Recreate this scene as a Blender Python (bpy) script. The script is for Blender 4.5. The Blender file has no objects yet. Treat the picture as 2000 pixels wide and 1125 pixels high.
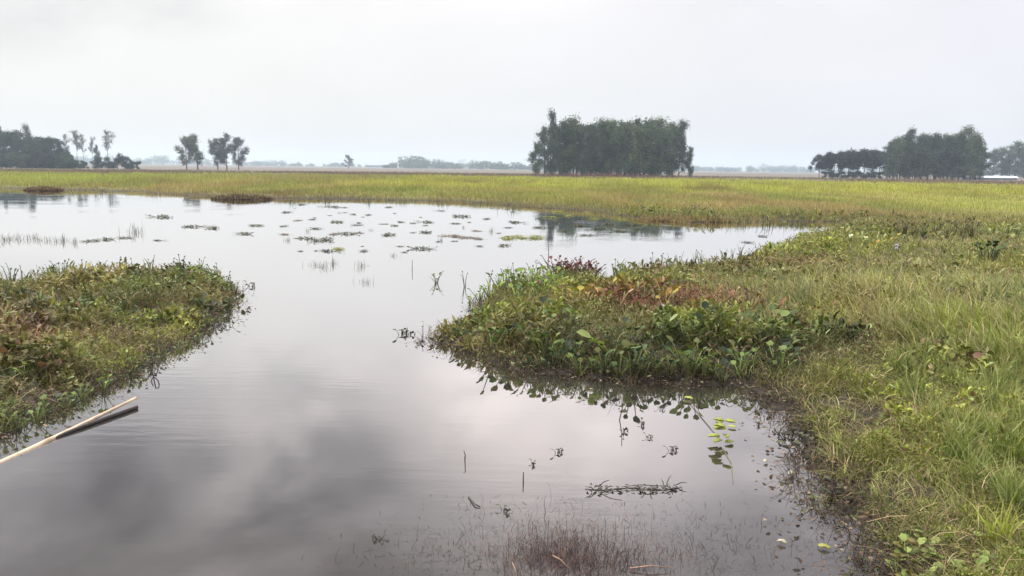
import bpy, math, random
import numpy as np
from mathutils import Matrix, Vector

# ------------------------------------------------------------------ camera, sky, sun, exposure
scene = bpy.context.scene
COL = scene.collection
RNG = np.random.default_rng(7)
random.seed(7)
R = math.radians

F = 1500.0                      # focal length in photo pixels (photo is 2000 x 1125)
EYE = 1.75
PITCH = math.atan(234.5 / F)
ROLL = math.atan(0.0125)
camd = bpy.data.cameras.new("camera")
camd.sensor_width = 36.0
camd.lens = 36.0 * F / 2000.0
camd.clip_start = 0.05
camd.clip_end = 9000.0
cam = bpy.data.objects.new("camera", camd)
COL.objects.link(cam)
CAM = Matrix.Translation((0, 0, EYE)) @ Matrix.Rotation(math.pi / 2 - PITCH, 4, 'X') @ Matrix.Rotation(ROLL, 4, 'Z')
cam.matrix_world = CAM
scene.camera = cam
CR = np.array(CAM.to_3x3())


def ray(px, py):
    d = CR @ np.array([(px - 1000.0) / F, -(py - 562.5) / F, -1.0])
    return d / np.linalg.norm(d)


def gp(px, py, z=0.0):
    """the point of the level z seen at a photo pixel"""
    d = ray(px, py)
    t = (z - EYE) / d[2]
    return np.array([d[0] * t, d[1] * t, z])


def hy(px):
    return 328.0 + (px - 1000.0) * 0.0125


def at_depth(px, depth):
    d = ray(px, hy(px))
    return d[0] / d[1] * depth, depth


def top_z(px, py, depth):
    d = ray(px, py)
    return EYE + d[2] / d[1] * depth


SUN_EL, SUN_AZ = 54.0, -58.0    # degrees; azimuth from +Y (view direction), negative is left
world = bpy.data.worlds.new("World")
scene.world = world
world.use_nodes = True
nt = world.node_tree
nt.nodes.clear()


def N(tree, kind, **kw):
    n = tree.nodes.new(kind)
    for k, v in kw.items():
        setattr(n, k, v)
    return n


def ramp(tree, stops, interp='LINEAR'):
    n = N(tree, 'ShaderNodeValToRGB')
    n.color_ramp.interpolation = interp
    el = n.color_ramp.elements
    while len(el) < len(stops):
        el.new(0.5)
    for e, (p, c) in zip(el, stops):
        e.position = p
        e.color = (c[0], c[1], c[2], 1) if hasattr(c, '__len__') else (c, c, c, 1)
    return n


def math_node(tree, op, a, b=None, c=None):
    n = N(tree, 'ShaderNodeMath', operation=op)
    for i, v in enumerate((a, b, c)):
        if v is None:
            continue
        if hasattr(v, 'is_output'):
            tree.links.new(v, n.inputs[i])
        else:
            n.inputs[i].default_value = v
    return n.outputs[0]


def mixc(tree, fac, a, b, blend='MIX'):
    n = N(tree, 'ShaderNodeMix', data_type='RGBA', blend_type=blend)
    for sock, v in ((n.inputs[0], fac), (n.inputs[6], a), (n.inputs[7], b)):
        if hasattr(v, 'is_output'):
            tree.links.new(v, sock)
        elif hasattr(v, '__len__'):
            sock.default_value = (v[0], v[1], v[2], 1)
        else:
            sock.default_value = v
    return n.outputs[2]


def build_sky():
    L = nt.links
    out = N(nt, 'ShaderNodeOutputWorld')
    bg = N(nt, 'ShaderNodeBackground')
    bg.inputs['Strength'].default_value = 0.10
    L.new(bg.outputs[0], out.inputs['Surface'])
    sky = N(nt, 'ShaderNodeTexSky', sky_type='NISHITA')
    sky.sun_disc = False
    sky.sun_elevation = R(SUN_EL)
    sky.sun_rotation = R(SUN_AZ)
    sky.dust_density = 3.0
    tc = N(nt, 'ShaderNodeTexCoord')
    sep = N(nt, 'ShaderNodeSeparateXYZ')
    L.new(tc.outputs['Generated'], sep.inputs[0])
    z = sep.outputs['Z']
    base = ramp(nt, [(0.0, (.0615, .0630, .0645)), (0.06, (.0645, .0647, .0648)), (0.12, (.0668, .0664, .0658)), (0.20, (.0695, .0682, .0670)), (0.27, (.0715, .0680, .0668)),
                     (0.36, (.074, .0698, .0690)), (0.50, (.072, .0685, .0700)), (0.62, (.12, .12, .122)), (0.80, (.22, .22, .225)), (1.0, (.27, .27, .27))])
    L.new(z, base.inputs[0])
    mp = N(nt, 'ShaderNodeMapping')
    mp.inputs['Scale'].default_value = (1.0, 1.0, 2.2)
    mp.inputs['Location'].default_value = (3.1, 0.4, 0.9)
    L.new(tc.outputs['Generated'], mp.inputs[0])
    n1 = N(nt, 'ShaderNodeTexNoise')
    n1.inputs['Scale'].default_value = 4.6
    n1.inputs['Detail'].default_value = 5.0
    n1.inputs['Roughness'].default_value = 0.5
    n1.inputs['Distortion'].default_value = 0.4
    L.new(mp.outputs[0], n1.inputs['Vector'])
    amp = ramp(nt, [(0.0, .06), (0.17, .07), (0.26, .5), (0.5, .8), (1.0, .4)])
    L.new(z, amp.inputs[0])
    dev = math_node(nt, 'SUBTRACT', n1.outputs['Fac'], 0.5)
    cl = math_node(nt, 'MULTIPLY_ADD', math_node(nt, 'MULTIPLY', dev, 2.0), amp.outputs[0], 1.0)
    # banks of cloud, each in its own direction of the sky: (photo pixel whose mirror direction it has, width, gain)
    for px, py, wid, gain in ((200, 1030, .22, -.44), (640, 1050, .17, -.27), (1000, 840, .16, .16), (1040, 860, .10, .46), (1290, 890, .09, .48), (540, 690, .06, .12),
                              (450, 745, .05, .10), (880, 760, .06, .32), (1480, 1010, .12, -.32), (820, 1060, .08, .06),
                              (690, 850, .06, -.08)):
        d = ray(px, py)
        vm = N(nt, 'ShaderNodeVectorMath', operation='DISTANCE')
        L.new(tc.outputs['Generated'], vm.inputs[0])
        vm.inputs[1].default_value = (d[0], d[1], -d[2])
        # soften the outline with the noise
        dd = math_node(nt, 'MULTIPLY_ADD', dev, 0.34, vm.outputs['Value'])
        mr = N(nt, 'ShaderNodeMapRange', interpolation_type='SMOOTHSTEP')
        L.new(dd, mr.inputs['Value'])
        mr.inputs['From Min'].default_value = 0.0
        mr.inputs['From Max'].default_value = wid * 1.6
        mr.inputs['To Min'].default_value = gain
        mr.inputs['To Max'].default_value = 0.0
        cl = math_node(nt, 'ADD', cl, mr.outputs[0])
    # colour of the cloud: warm where bright, blue-grey where dark, cooler towards the right
    tint = ramp(nt, [(0.0, (.93, .96, 1.07)), (0.45, (.995, .988, .995)), (0.75, (1.03, .99, .975)), (1.0, (1.04, .99, .97))])
    L.new(math_node(nt, 'MULTIPLY', cl, 0.5), tint.inputs[0])
    side = N(nt, 'ShaderNodeMapRange')
    L.new(sep.outputs['X'], side.inputs['Value'])
    side.inputs['From Min'].default_value = -0.3
    side.inputs['From Max'].default_value = 0.6
    lr = mixc(nt, side.outputs[0], (1.0, 1.005, .99), (.965, .975, 1.035))
    c = mixc(nt, 1.0, base.outputs[0], tint.outputs[0], 'MULTIPLY')
    c = mixc(nt, 1.0, c, lr, 'MULTIPLY')
    sc = N(nt, 'ShaderNodeVectorMath', operation='SCALE')
    L.new(c, sc.inputs[0])
    L.new(math_node(nt, 'MULTIPLY', cl, 105.0), sc.inputs['Scale'])
    L.new(mixc(nt, 0.90, sky.outputs[0], sc.outputs[0]), bg.inputs['Color'])


build_sky()
sund = bpy.data.lights.new("sun", 'SUN')
sund.energy = 4.0
sund.angle = R(5)
sund.color = (1.0, .95, .86)
sun = bpy.data.objects.new("sun", sund)
COL.objects.link(sun)
sv = Vector((math.sin(R(SUN_AZ)) * math.cos(R(SUN_EL)), math.cos(R(SUN_AZ)) * math.cos(R(SUN_EL)), math.sin(R(SUN_EL))))
sun.rotation_euler = sv.to_track_quat('Z', 'Y').to_euler()
vs = scene.view_settings
vs.view_transform = 'Standard'
vs.look = 'None'
vs.gamma = 1
vs.use_curve_mapping = False
vs.exposure = 0.45


# ------------------------------------------------------------------ helpers
def srgb(r, g, b, k=0.75):
    """albedo whose sunlit look is about this picture colour"""
    def f(v):
        v /= 255.0
        return v / 12.92 if v <= .04045 else ((v + .055) / 1.055) ** 2.4
    return np.array([f(r), f(g), f(b)]) * k


def hash2(ix, iy, s):
    h = (ix * 374761393 + iy * 668265263 + s * 2147483647) & 0xffffffff
    h = ((h ^ (h >> 13)) * 1274126177) & 0xffffffff
    return ((h ^ (h >> 16)) & 0xffff) / 65535.0


def vnoise(x, y, s=0):
    x = np.asarray(x, float)
    y = np.asarray(y, float)
    ix = np.floor(x).astype(np.int64)
    iy = np.floor(y).astype(np.int64)
    fx = x - ix
    fy = y - iy
    fx = fx * fx * (3 - 2 * fx)
    fy = fy * fy * (3 - 2 * fy)
    a = hash2(ix, iy, s)
    b = hash2(ix + 1, iy, s)
    c = hash2(ix, iy + 1, s)
    d = hash2(ix + 1, iy + 1, s)
    return (a * (1 - fx) + b * fx) * (1 - fy) + (c * (1 - fx) + d * fx) * fy


def fbm(x, y, s=0, o=3):
    v = 0
    w = 0
    for i in range(o):
        k = 0.5 ** i
        v = v + vnoise(np.asarray(x) * 2 ** i, np.asarray(y) * 2 ** i, s + i * 17) * k
        w += k
    return v / w


def sstep(a, b, x):
    t = np.clip((np.asarray(x, float) - a) / (b - a), 0, 1)
    return t * t * (3 - 2 * t)


class Geo:
    """collects vertices, faces and colours; .build links them as one mesh object"""

    def __init__(self):
        self.v, self.c, self.q, self.t = [], [], [], []
        self.n = 0

    def add(self, v, c, quads=None, tris=None):
        v = np.asarray(v, float).reshape(-1, 3)
        c = np.asarray(c, float)
        if c.ndim == 1:
            c = np.tile(c, (len(v), 1))
        self.v.append(v)
        self.c.append(c)
        if quads is not None and len(quads):
            self.q.append(np.asarray(quads).reshape(-1, 4) + self.n)
        if tris is not None and len(tris):
            self.t.append(np.asarray(tris).reshape(-1, 3) + self.n)
        self.n += len(v)
        return self

    def mesh(self, name, mat, smooth=False):
        V = np.concatenate(self.v)
        Cc = np.concatenate(self.c)
        me = bpy.data.meshes.new(name)
        q = np.concatenate(self.q) if self.q else np.zeros((0, 4), int)
        t = np.concatenate(self.t) if self.t else np.zeros((0, 3), int)
        me.vertices.add(len(V))
        me.vertices.foreach_set('co', V.astype(np.float32).ravel())
        nl = q.size + t.size
        me.loops.add(nl)
        me.loops.foreach_set('vertex_index', np.concatenate([q.ravel(), t.ravel()]).astype(np.int32))
        me.polygons.add(len(q) + len(t))
        st = np.concatenate([np.arange(len(q)) * 4, q.size + np.arange(len(t)) * 3]).astype(np.int32)
        me.polygons.foreach_set('loop_start', st)
        if smooth:
            me.polygons.foreach_set('use_smooth', np.ones(len(st), bool))
        at = me.attributes.new('Col', 'FLOAT_COLOR', 'POINT')
        at.data.foreach_set('color', np.concatenate([Cc, np.ones((len(Cc), 1))], 1).astype(np.float32).ravel())
        me.update(calc_edges=True)
        me.materials.append(mat)
        return me

    def build(self, name, mat, parent=None, smooth=False, loc=None):
        o = bpy.data.objects.new(name, self.mesh(name, mat, smooth))
        COL.objects.link(o)
        if parent is not None:
            o.parent = parent
        if loc is not None:
            o.location = loc
        return o


def empty(name, loc=(0, 0, 0), rz=0.0):
    o = bpy.data.objects.new(name, None)
    COL.objects.link(o)
    o.location = loc
    o.rotation_euler = (0, 0, rz)
    o.empty_display_size = 0.2
    return o


def tag(o, label, cat, group=None, kind=None):
    o['label'] = label
    o['category'] = cat
    if group:
        o['group'] = group
    elif 'group' in o:
        del o['group']
    if kind:
        o['kind'] = kind
    return o


def dup(root):
    """copy a thing with its parts and sub-parts (mesh data shared)"""
    r = root.copy()
    COL.objects.link(r)
    for ch in list(root.children):
        c = ch.copy()
        COL.objects.link(c)
        c.parent = r
        for g in list(ch.children):
            d = g.copy()
            COL.objects.link(d)
            d.parent = c
    return r


TT = np.array([0.0, .38, .72, 1.0])


def blades(g, P, h, w, az, lean, col, tip=None, droop=0.25, rng=RNG, prof=(1, .85, .55, .08)):
    """grass blades: three bent quads each"""
    n = len(P)
    h = np.broadcast_to(h, n)
    w = np.broadcast_to(w, n)
    lean = np.broadcast_to(lean, n)
    sa = az + rng.normal(math.pi / 2, .7, n)
    side = np.stack([np.cos(sa), np.sin(sa), np.zeros(n)], 1)
    d = np.stack([np.cos(az), np.sin(az), np.zeros(n)], 1)
    V = np.zeros((n, 4, 2, 3))
    C = np.zeros((n, 4, 2, 3))
    col = np.broadcast_to(col, (n, 3))
    tip = col if tip is None else np.broadcast_to(tip, (n, 3))
    for i, t in enumerate(TT):
        p = P + d * (h * lean * t ** 1.7)[:, None]
        p[:, 2] += h * (t - droop * lean * t ** 2.4)
        hw = (w * prof[i] * .5)[:, None]
        V[:, i, 0] = p - side * hw
        V[:, i, 1] = p + side * hw
        k = t ** 1.5
        C[:, i, 0] = C[:, i, 1] = col * (1 - k) + tip * k
    b = (np.arange(n) * 8)[:, None]
    quads = np.concatenate([b + np.array([[2 * i, 2 * i + 1, 2 * i + 3, 2 * i + 2]]) for i in range(3)], 0)
    g.add(V.reshape(-1, 3), C.reshape(-1, 3), quads)


def unit(v):
    return v / np.maximum(np.linalg.norm(v, axis=-1, keepdims=True), 1e-9)


def leaves(g, P, D, Nn, ln, wd, col, fold=.18, curl=.15):
    """oval leaves folded along the midrib: base P, axis D, face normal Nn"""
    n = len(P)
    ln = np.broadcast_to(ln, n)[:, None]
    wd = np.broadcast_to(wd, n)[:, None]
    D = unit(D)
    S = unit(np.cross(D, Nn))
    U = unit(np.cross(S, D))
    V = np.zeros((n, 8, 3))
    V[:, 0] = P
    for k, (t, hw) in enumerate(((.28, .43), (.68, .5))):
        m = P + D * ln * t - U * ln * curl * t * t
        V[:, 1 + 3 * k] = m - S * wd * hw + U * wd * fold
        V[:, 2 + 3 * k] = m
        V[:, 3 + 3 * k] = m + S * wd * hw + U * wd * fold
    V[:, 7] = P + D * ln - U * ln * curl
    b = (np.arange(n) * 8)[:, None]
    q = np.concatenate([b + np.array([[1, 2, 5, 4]]), b + np.array([[2, 3, 6, 5]])])
    t = np.concatenate([b + np.array([[x]]).reshape(1, 3) for x in ((0, 2, 1), (0, 3, 2), (4, 5, 7), (5, 6, 7))])
    col = np.broadcast_to(col, (n, 3))
    g.add(V.reshape(-1, 3), np.repeat(col, 8, 0), q, t)


def quads_leaf(g, P, D, S, ln, wd, col):
    """small four-cornered leaf sprays for crowns"""
    n = len(P)
    ln = np.broadcast_to(ln, n)[:, None]
    wd = np.broadcast_to(wd, n)[:, None]
    V = np.stack([P - D * ln * .5, P + S * wd * .5 - D * ln * .05, P + D * ln * .5, P - S * wd * .5 + D * ln * .08], 1)
    q = (np.arange(n) * 4)[:, None] + np.arange(4)[None]
    g.add(V.reshape(-1, 3), np.repeat(np.broadcast_to(col, (n, 3)), 4, 0), q)


def tube(g, pts, rad, col, sides=6, cap=True):
    pts = np.asarray(pts, float)
    rad = np.broadcast_to(np.asarray(rad, float), len(pts))
    rings = []
    prev = None
    for i, p in enumerate(pts):
        t = pts[min(i + 1, len(pts) - 1)] - pts[max(i - 1, 0)]
        t = t / max(np.linalg.norm(t), 1e-9)
        if prev is None:
            a = np.cross(t, [0, 0, 1.0]) if abs(t[2]) < .9 else np.cross(t, [1.0, 0, 0])
        else:
            a = prev - t * np.dot(prev, t)
        a = a / max(np.linalg.norm(a), 1e-9)
        prev = a
        b = np.cross(t, a)
        th = np.arange(sides) / sides * 2 * math.pi
        rings.append(p + rad[i] * (np.cos(th)[:, None] * a + np.sin(th)[:, None] * b))
    V = np.concatenate(rings)
    q = []
    for i in range(len(pts) - 1):
        for k in range(sides):
            q.append((i * sides + k, i * sides + (k + 1) % sides, (i + 1) * sides + (k + 1) % sides, (i + 1) * sides + k))
    tr = []
    if cap:
        for e, base in ((0, 0), (1, (len(pts) - 1) * sides)):
            for k in range(1, sides - 1):
                tr.append((base, base + k + 1, base + k) if e == 0 else (base, base + k, base + k + 1))
    g.add(V, col, q, tr)


def box(g, lo, hi, col):
    x0, y0, z0 = lo
    x1, y1, z1 = hi
    V = [(x0, y0, z0), (x1, y0, z0), (x1, y1, z0), (x0, y1, z0), (x0, y0, z1), (x1, y0, z1), (x1, y1, z1), (x0, y1, z1)]
    g.add(V, col, [(0, 3, 2, 1), (4, 5, 6, 7), (0, 1, 5, 4), (1, 2, 6, 5), (2, 3, 7, 6), (3, 0, 4, 7)])


# ------------------------------------------------------------------ materials
def leaf_material(name, trans=.3, rough=.55, spec=.35, vary=.12, each=False):
    m = bpy.data.materials.new(name)
    m.use_nodes = True
    t = m.node_tree
    t.nodes.clear()
    L = t.links
    out = N(t, 'ShaderNodeOutputMaterial')
    at = N(t, 'ShaderNodeAttribute', attribute_name='Col')
    tc = N(t, 'ShaderNodeTexCoord')
    nz = N(t, 'ShaderNodeTexNoise')
    nz.inputs['Scale'].default_value = 9.0
    nz.inputs['Detail'].default_value = 3.0
    L.new(tc.outputs['Object'], nz.inputs['Vector'])
    r = ramp(t, [(0.3, 1 - vary), (0.7, 1 + vary)])
    L.new(nz.outputs['Fac'], r.inputs[0])
    c = mixc(t, 1.0, at.outputs['Color'], r.outputs[0], 'MULTIPLY')
    if each:                    # every tree its own green
        oi = N(t, 'ShaderNodeObjectInfo')
        r2 = ramp(t, [(0.0, (.62, .66, .80)), (0.4, (.95, .95, .95)), (0.75, (1.25, 1.3, 1.05)), (1.0, (1.7, 1.65, 1.2))])
        L.new(oi.outputs['Random'], r2.inputs[0])
        c = mixc(t, 1.0, c, r2.outputs[0], 'MULTIPLY')
    p = N(t, 'ShaderNodeBsdfPrincipled')
    p.inputs['Roughness'].default_value = rough
    p.inputs['Specular IOR Level'].default_value = spec
    L.new(c, p.inputs['Base Color'])
    tr = N(t, 'ShaderNodeBsdfTranslucent')
    L.new(mixc(t, 1.0, c, (1.15, 1.2, .6), 'MULTIPLY'), tr.inputs['Color'])
    mx = N(t, 'ShaderNodeMixShader')
    mx.inputs[0].default_value = trans
    L.new(p.outputs[0], mx.inputs[1])
    L.new(tr.outputs[0], mx.inputs[2])
    L.new(mx.outputs[0], out.inputs['Surface'])
    return m


def solid_material(name, rough=.8, scale=6.0, vary=.2, spec=.2, bump=0.0):
    m = bpy.data.materials.new(name)
    m.use_nodes = True
    t = m.node_tree
    L = t.links
    p = t.nodes['Principled BSDF']
    at = N(t, 'ShaderNodeAttribute', attribute_name='Col')
    tc = N(t, 'ShaderNodeTexCoord')
    nz = N(t, 'ShaderNodeTexNoise')
    nz.inputs['Scale'].default_value = scale
    nz.inputs['Detail'].default_value = 5.0
    L.new(tc.outputs['Object'], nz.inputs['Vector'])
    r = ramp(t, [(0.3, 1 - vary), (0.7, 1 + vary)])
    L.new(nz.outputs['Fac'], r.inputs[0])
    L.new(mixc(t, 1.0, at.outputs['Color'], r.outputs[0], 'MULTIPLY'), p.inputs['Base Color'])
    p.inputs['Roughness'].default_value = rough
    p.inputs['Specular IOR Level'].default_value = spec
    if bump:
        b = N(t, 'ShaderNodeBump')
        b.inputs['Strength'].default_value = bump
        L.new(nz.outputs['Fac'], b.inputs['Height'])
        L.new(b.outputs[0], p.inputs['Normal'])
    return m


M_GRASS = leaf_material('grass_blade', .30, .6, .25)
M_LEAF = leaf_material('water_leaf', .20, .6, .18)
M_CROWN = leaf_material('tree_leaf', .25, .7, .12, .12, True)
M_BARK = solid_material('bark', .9, 3.0, .3)
M_STEM = solid_material('plant_stem', .7, 20.0, .2)
M_DRY = leaf_material('dry_plant', .12, .8, .1, .25)
M_GROUND = solid_material('wet_soil', .85, 1.7, .35, .15, .4)
M_BAMBOO = solid_material('bamboo_skin', .55, 9.0, .32, .3)
M_SHEET = solid_material('painted_sheet', .5, 2.0, .06, .3)
M_PETAL = leaf_material('petal', .4, .6, .2)

# ------------------------------------------------------------------ the plan of the place: pond outline, floating mat outline
POND_PX = [(-420, 363), (0, 368), (130, 371), (250, 374), (400, 384), (540, 388), (700, 390), (850, 393), (950, 398), (1040, 405),
           (1150, 414), (1250, 426), (1330, 433), (1440, 436), (1520, 433), (1650, 434), (1662, 442), (1580, 464), (1500, 492),
           (1440, 512), (1350, 525), (1240, 540), (1180, 550), (1060, 552), (985, 565), (945, 590), (930, 608), (955, 624),
           (880, 640), (838, 654), (850, 672), (950, 700), (1050, 728), (1200, 742), (1350, 748), (1470, 760), (1530, 800),
           (1590, 860), (1605, 930), (1645, 990), (1690, 1060), (1720, 1125)]
POND = np.array([gp(*p)[:2] for p in POND_PX] + [(1.55, 2.4), (1.3, 1.3), (-3, .7), (-25, .2), (-70, 6), (-75, 52)])
MAT_PX = [(-420, 575), (-150, 572), (0, 566), (60, 556), (150, 548), (300, 540), (400, 540), (440, 552), (462, 570), (458, 590),
          (430, 625), (370, 665), (290, 705), (230, 738), (130, 780), (50, 816), (0, 842), (-150, 900), (-420, 940)]
MAT = np.array([gp(*p)[:2] for p in MAT_PX])


def poly_sd(poly, x, y):
    """signed distance to a polygon, positive inside"""
    x = np.asarray(x, float).ravel()
    y = np.asarray(y, float).ravel()
    best = np.full(len(x), 1e9)
    ins = np.zeros(len(x), bool)
    m = len(poly)
    for i in range(m):
        ax, ay = poly[i]
        bx, by = poly[(i + 1) % m]
        ex, ey = bx - ax, by - ay
        t = np.clip(((x - ax) * ex + (y - ay) * ey) / (ex * ex + ey * ey + 1e-12), 0, 1)
        best = np.minimum(best, (x - ax - t * ex) ** 2 + (y - ay - t * ey) ** 2)
        if ay != by:
            cross = (ay > y) != (by > y)
            ins ^= cross & (x < ex * (y - ay) / (by - ay) + ax)
    d = np.sqrt(best)
    return np.where(ins, d, -d)


def land(x, y):
    """positive on land or on the floating mat, negative on open water; metres to the waterline, with a ragged edge"""
    x = np.asarray(x, float).ravel()
    y = np.asarray(y, float).ravel()
    r = np.hypot(x, y)
    d = np.maximum(-poly_sd(POND, x, y), poly_sd(MAT, x, y))
    k = np.clip(r / 11, .5, 2.2)
    return d + (fbm(x * 2.2 / k, y * 2.2 / k, 5) - .5) * .42 * k + (vnoise(x * 7, y * 7, 8) - .5) * .16


def height(x, y, d=None):
    x = np.asarray(x, float).ravel()
    y = np.asarray(y, float).ravel()
    if d is None:
        d = land(x, y)
    r = np.hypot(x, y)
    up = .02 + .10 * sstep(0, 1.2, d) + .16 * sstep(.8, 5, d) * sstep(1.5, 4.5, x) * sstep(26, 12, y)
    up = up + .10 * sstep(3, 10, d) + (fbm(x * .9, y * .9, 31) - .5) * .12 * sstep(.2, 1.5, d) * sstep(60, 20, r)
    down = -.02 - .32 * sstep(0, 2.6, -d) + (fbm(x * 1.5, y * 1.5, 12) - .5) * .05
    return np.where(d > 0, up, down)


def sz(x, y):
    return float(height([x], [y])[0])


def build_ground():
    n = 430
    u = np.linspace(-1, 1, n)
    s = np.sign(u) * (16 * np.abs(u) + 60 * np.abs(u) ** 3 + 3400 * np.abs(u) ** 9)
    w = np.linspace(0, 1, n)
    t = -6 + 26 * w + 90 * w ** 3 + 3500 * w ** 10
    X, Y = np.meshgrid(s, t)
    x, y = X.ravel(), Y.ravel()
    d = land(x, y)
    z = height(x, y, d)
    r = np.hypot(x, y)
    a = fbm(x * .5, y * .5, 3)
    b = fbm(x * .05, y * .03, 4)
    mud = np.array([.026, .021, .017])
    veg = np.array([.045, .042, .022])
    far = np.array([.105, .088, .070])
    fld = np.array([.19, .18, .075])
    c = mud + (veg - mud) * sstep(.3, .65, a)[:, None] * sstep(-.1, .8, d)[:, None]
    c = c + (fld - c) * (sstep(24, 40, y) * sstep(.5, 2, d))[:, None]
    c = c + (far - c) * (sstep(95, 120, y + (b - .5) * 40))[:, None]
    g = Geo()
    i = np.arange((n - 1) * n).reshape(n - 1, n)[:, :-1].ravel()
    g.add(np.stack([x, y, z], 1), c, np.stack([i, i + 1, i + n + 1, i + n], 1))
    o = g.build('ground', M_GROUND, smooth=True)
    tag(o, 'flat muddy ground and pond bed reaching to the horizon', 'ground', kind='structure')


build_ground()


def build_water():
    m = bpy.data.materials.new('pond_water')
    m.use_nodes = True
    t = m.node_tree
    t.nodes.clear()
    L = t.links
    out = N(t, 'ShaderNodeOutputMaterial')
    geo = N(t, 'ShaderNodeNewGeometry')
    # ripples: long, low and patchy
    mp = N(t, 'ShaderNodeMapping')
    mp.inputs['Scale'].default_value = (1.6, 6.5, 1.0)
    mp.inputs['Rotation'].default_value = (0, 0, R(6))
    L.new(geo.outputs['Position'], mp.inputs[0])
    n1 = N(t, 'ShaderNodeTexNoise')
    n1.inputs['Scale'].default_value = 1.6
    n1.inputs['Detail'].default_value = 3.0
    L.new(mp.outputs[0], n1.inputs['Vector'])
    n2 = N(t, 'ShaderNodeTexNoise')
    n2.inputs['Scale'].default_value = .45
    n2.inputs['Detail'].default_value = 2.0
    L.new(geo.outputs['Position'], n2.inputs['Vector'])
    patch = ramp(t, [(0.45, .12), (0.68, 1.0)])
    L.new(n2.outputs['Fac'], patch.inputs[0])
    b = N(t, 'ShaderNodeBump')
    b.inputs['Strength'].default_value = .28
    b.inputs['Distance'].default_value = .006
    L.new(math_node(t, 'MULTIPLY', n1.outputs['Fac'], patch.outputs[0]), b.inputs['Height'])
    gl = N(t, 'ShaderNodeBsdfGlossy')
    gl.inputs['Roughness'].default_value = .012
    gl.inputs['Color'].default_value = (.98, .965, .963, 1)
    L.new(b.outputs[0], gl.inputs['Normal'])
    df = N(t, 'ShaderNodeBsdfDiffuse')
    n3 = N(t, 'ShaderNodeTexNoise')
    n3.inputs['Scale'].default_value = .8
    n3.inputs['Detail'].default_value = 4.0
    L.new(geo.outputs['Position'], n3.inputs['Vector'])
    body = ramp(t, [(0.35, (.038, .036, .033)), (0.65, (.056, .051, .045))])
    L.new(n3.outputs['Fac'], body.inputs[0])
    L.new(body.outputs[0], df.inputs['Color'])
    tp = N(t, 'ShaderNodeBsdfTransparent')
    tp.inputs['Color'].default_value = (.75, .68, .60, 1)
    mb = N(t, 'ShaderNodeMixShader')
    mb.inputs[0].default_value = .55
    L.new(tp.outputs[0], mb.inputs[1])
    L.new(df.outputs[0], mb.inputs[2])
    lw = N(t, 'ShaderNodeLayerWeight')
    lw.inputs['Blend'].default_value = .5
    L.new(b.outputs[0], lw.inputs['Normal'])
    fr = ramp(t, [(0.0, .03), (0.40, .11), (0.515, .18), (0.69, .50), (0.826, .79), (0.93, .95), (1.0, 1.0)])
    L.new(lw.outputs['Facing'], fr.inputs[0])
    mx = N(t, 'ShaderNodeMixShader')
    L.new(fr.outputs[0], mx.inputs[0])
    L.new(mb.outputs[0], mx.inputs[1])
    L.new(gl.outputs[0], mx.inputs[2])
    L.new(mx.outputs[0], out.inputs['Surface'])
    g = Geo()
    nx, ny = 60, 40
    X, Y = np.meshgrid(np.linspace(-85, 30, nx), np.linspace(-2, 58, ny))
    i = np.arange((ny - 1) * nx).reshape(ny - 1, nx)[:, :-1].ravel()
    g.add(np.stack([X.ravel(), Y.ravel(), 0 * X.ravel()], 1), [.1, .1, .1], np.stack([i, i + 1, i + nx + 1, i + nx], 1))
    o = g.build('water', m, smooth=True)
    tag(o, 'calm grey pond water mirroring the cloudy sky', 'water', kind='structure')


build_water()

# ------------------------------------------------------------------ scattered ground cover
def scatter(n, r0, r1, a0, a1, p=2.0, rng=RNG):
    """points around the viewpoint, their density falling with distance"""
    u = rng.random(n)
    e = 2.0 - p
    r = r0 * (r1 / r0) ** u if abs(e) < 1e-6 else (r0 ** e + u * (r1 ** e - r0 ** e)) ** (1 / e)
    a = np.radians(rng.uniform(a0, a1, n))
    return r * np.sin(a), r * np.cos(a)


def blob(x, y, px, py, rx, ry=None, z=.1):
    """soft membership of a round patch of ground"""
    c = gp(px, py, z)
    ry = rx if ry is None else ry
    return np.exp(-(((x - c[0]) / rx) ** 2 + ((y - c[1]) / ry) ** 2))


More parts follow.
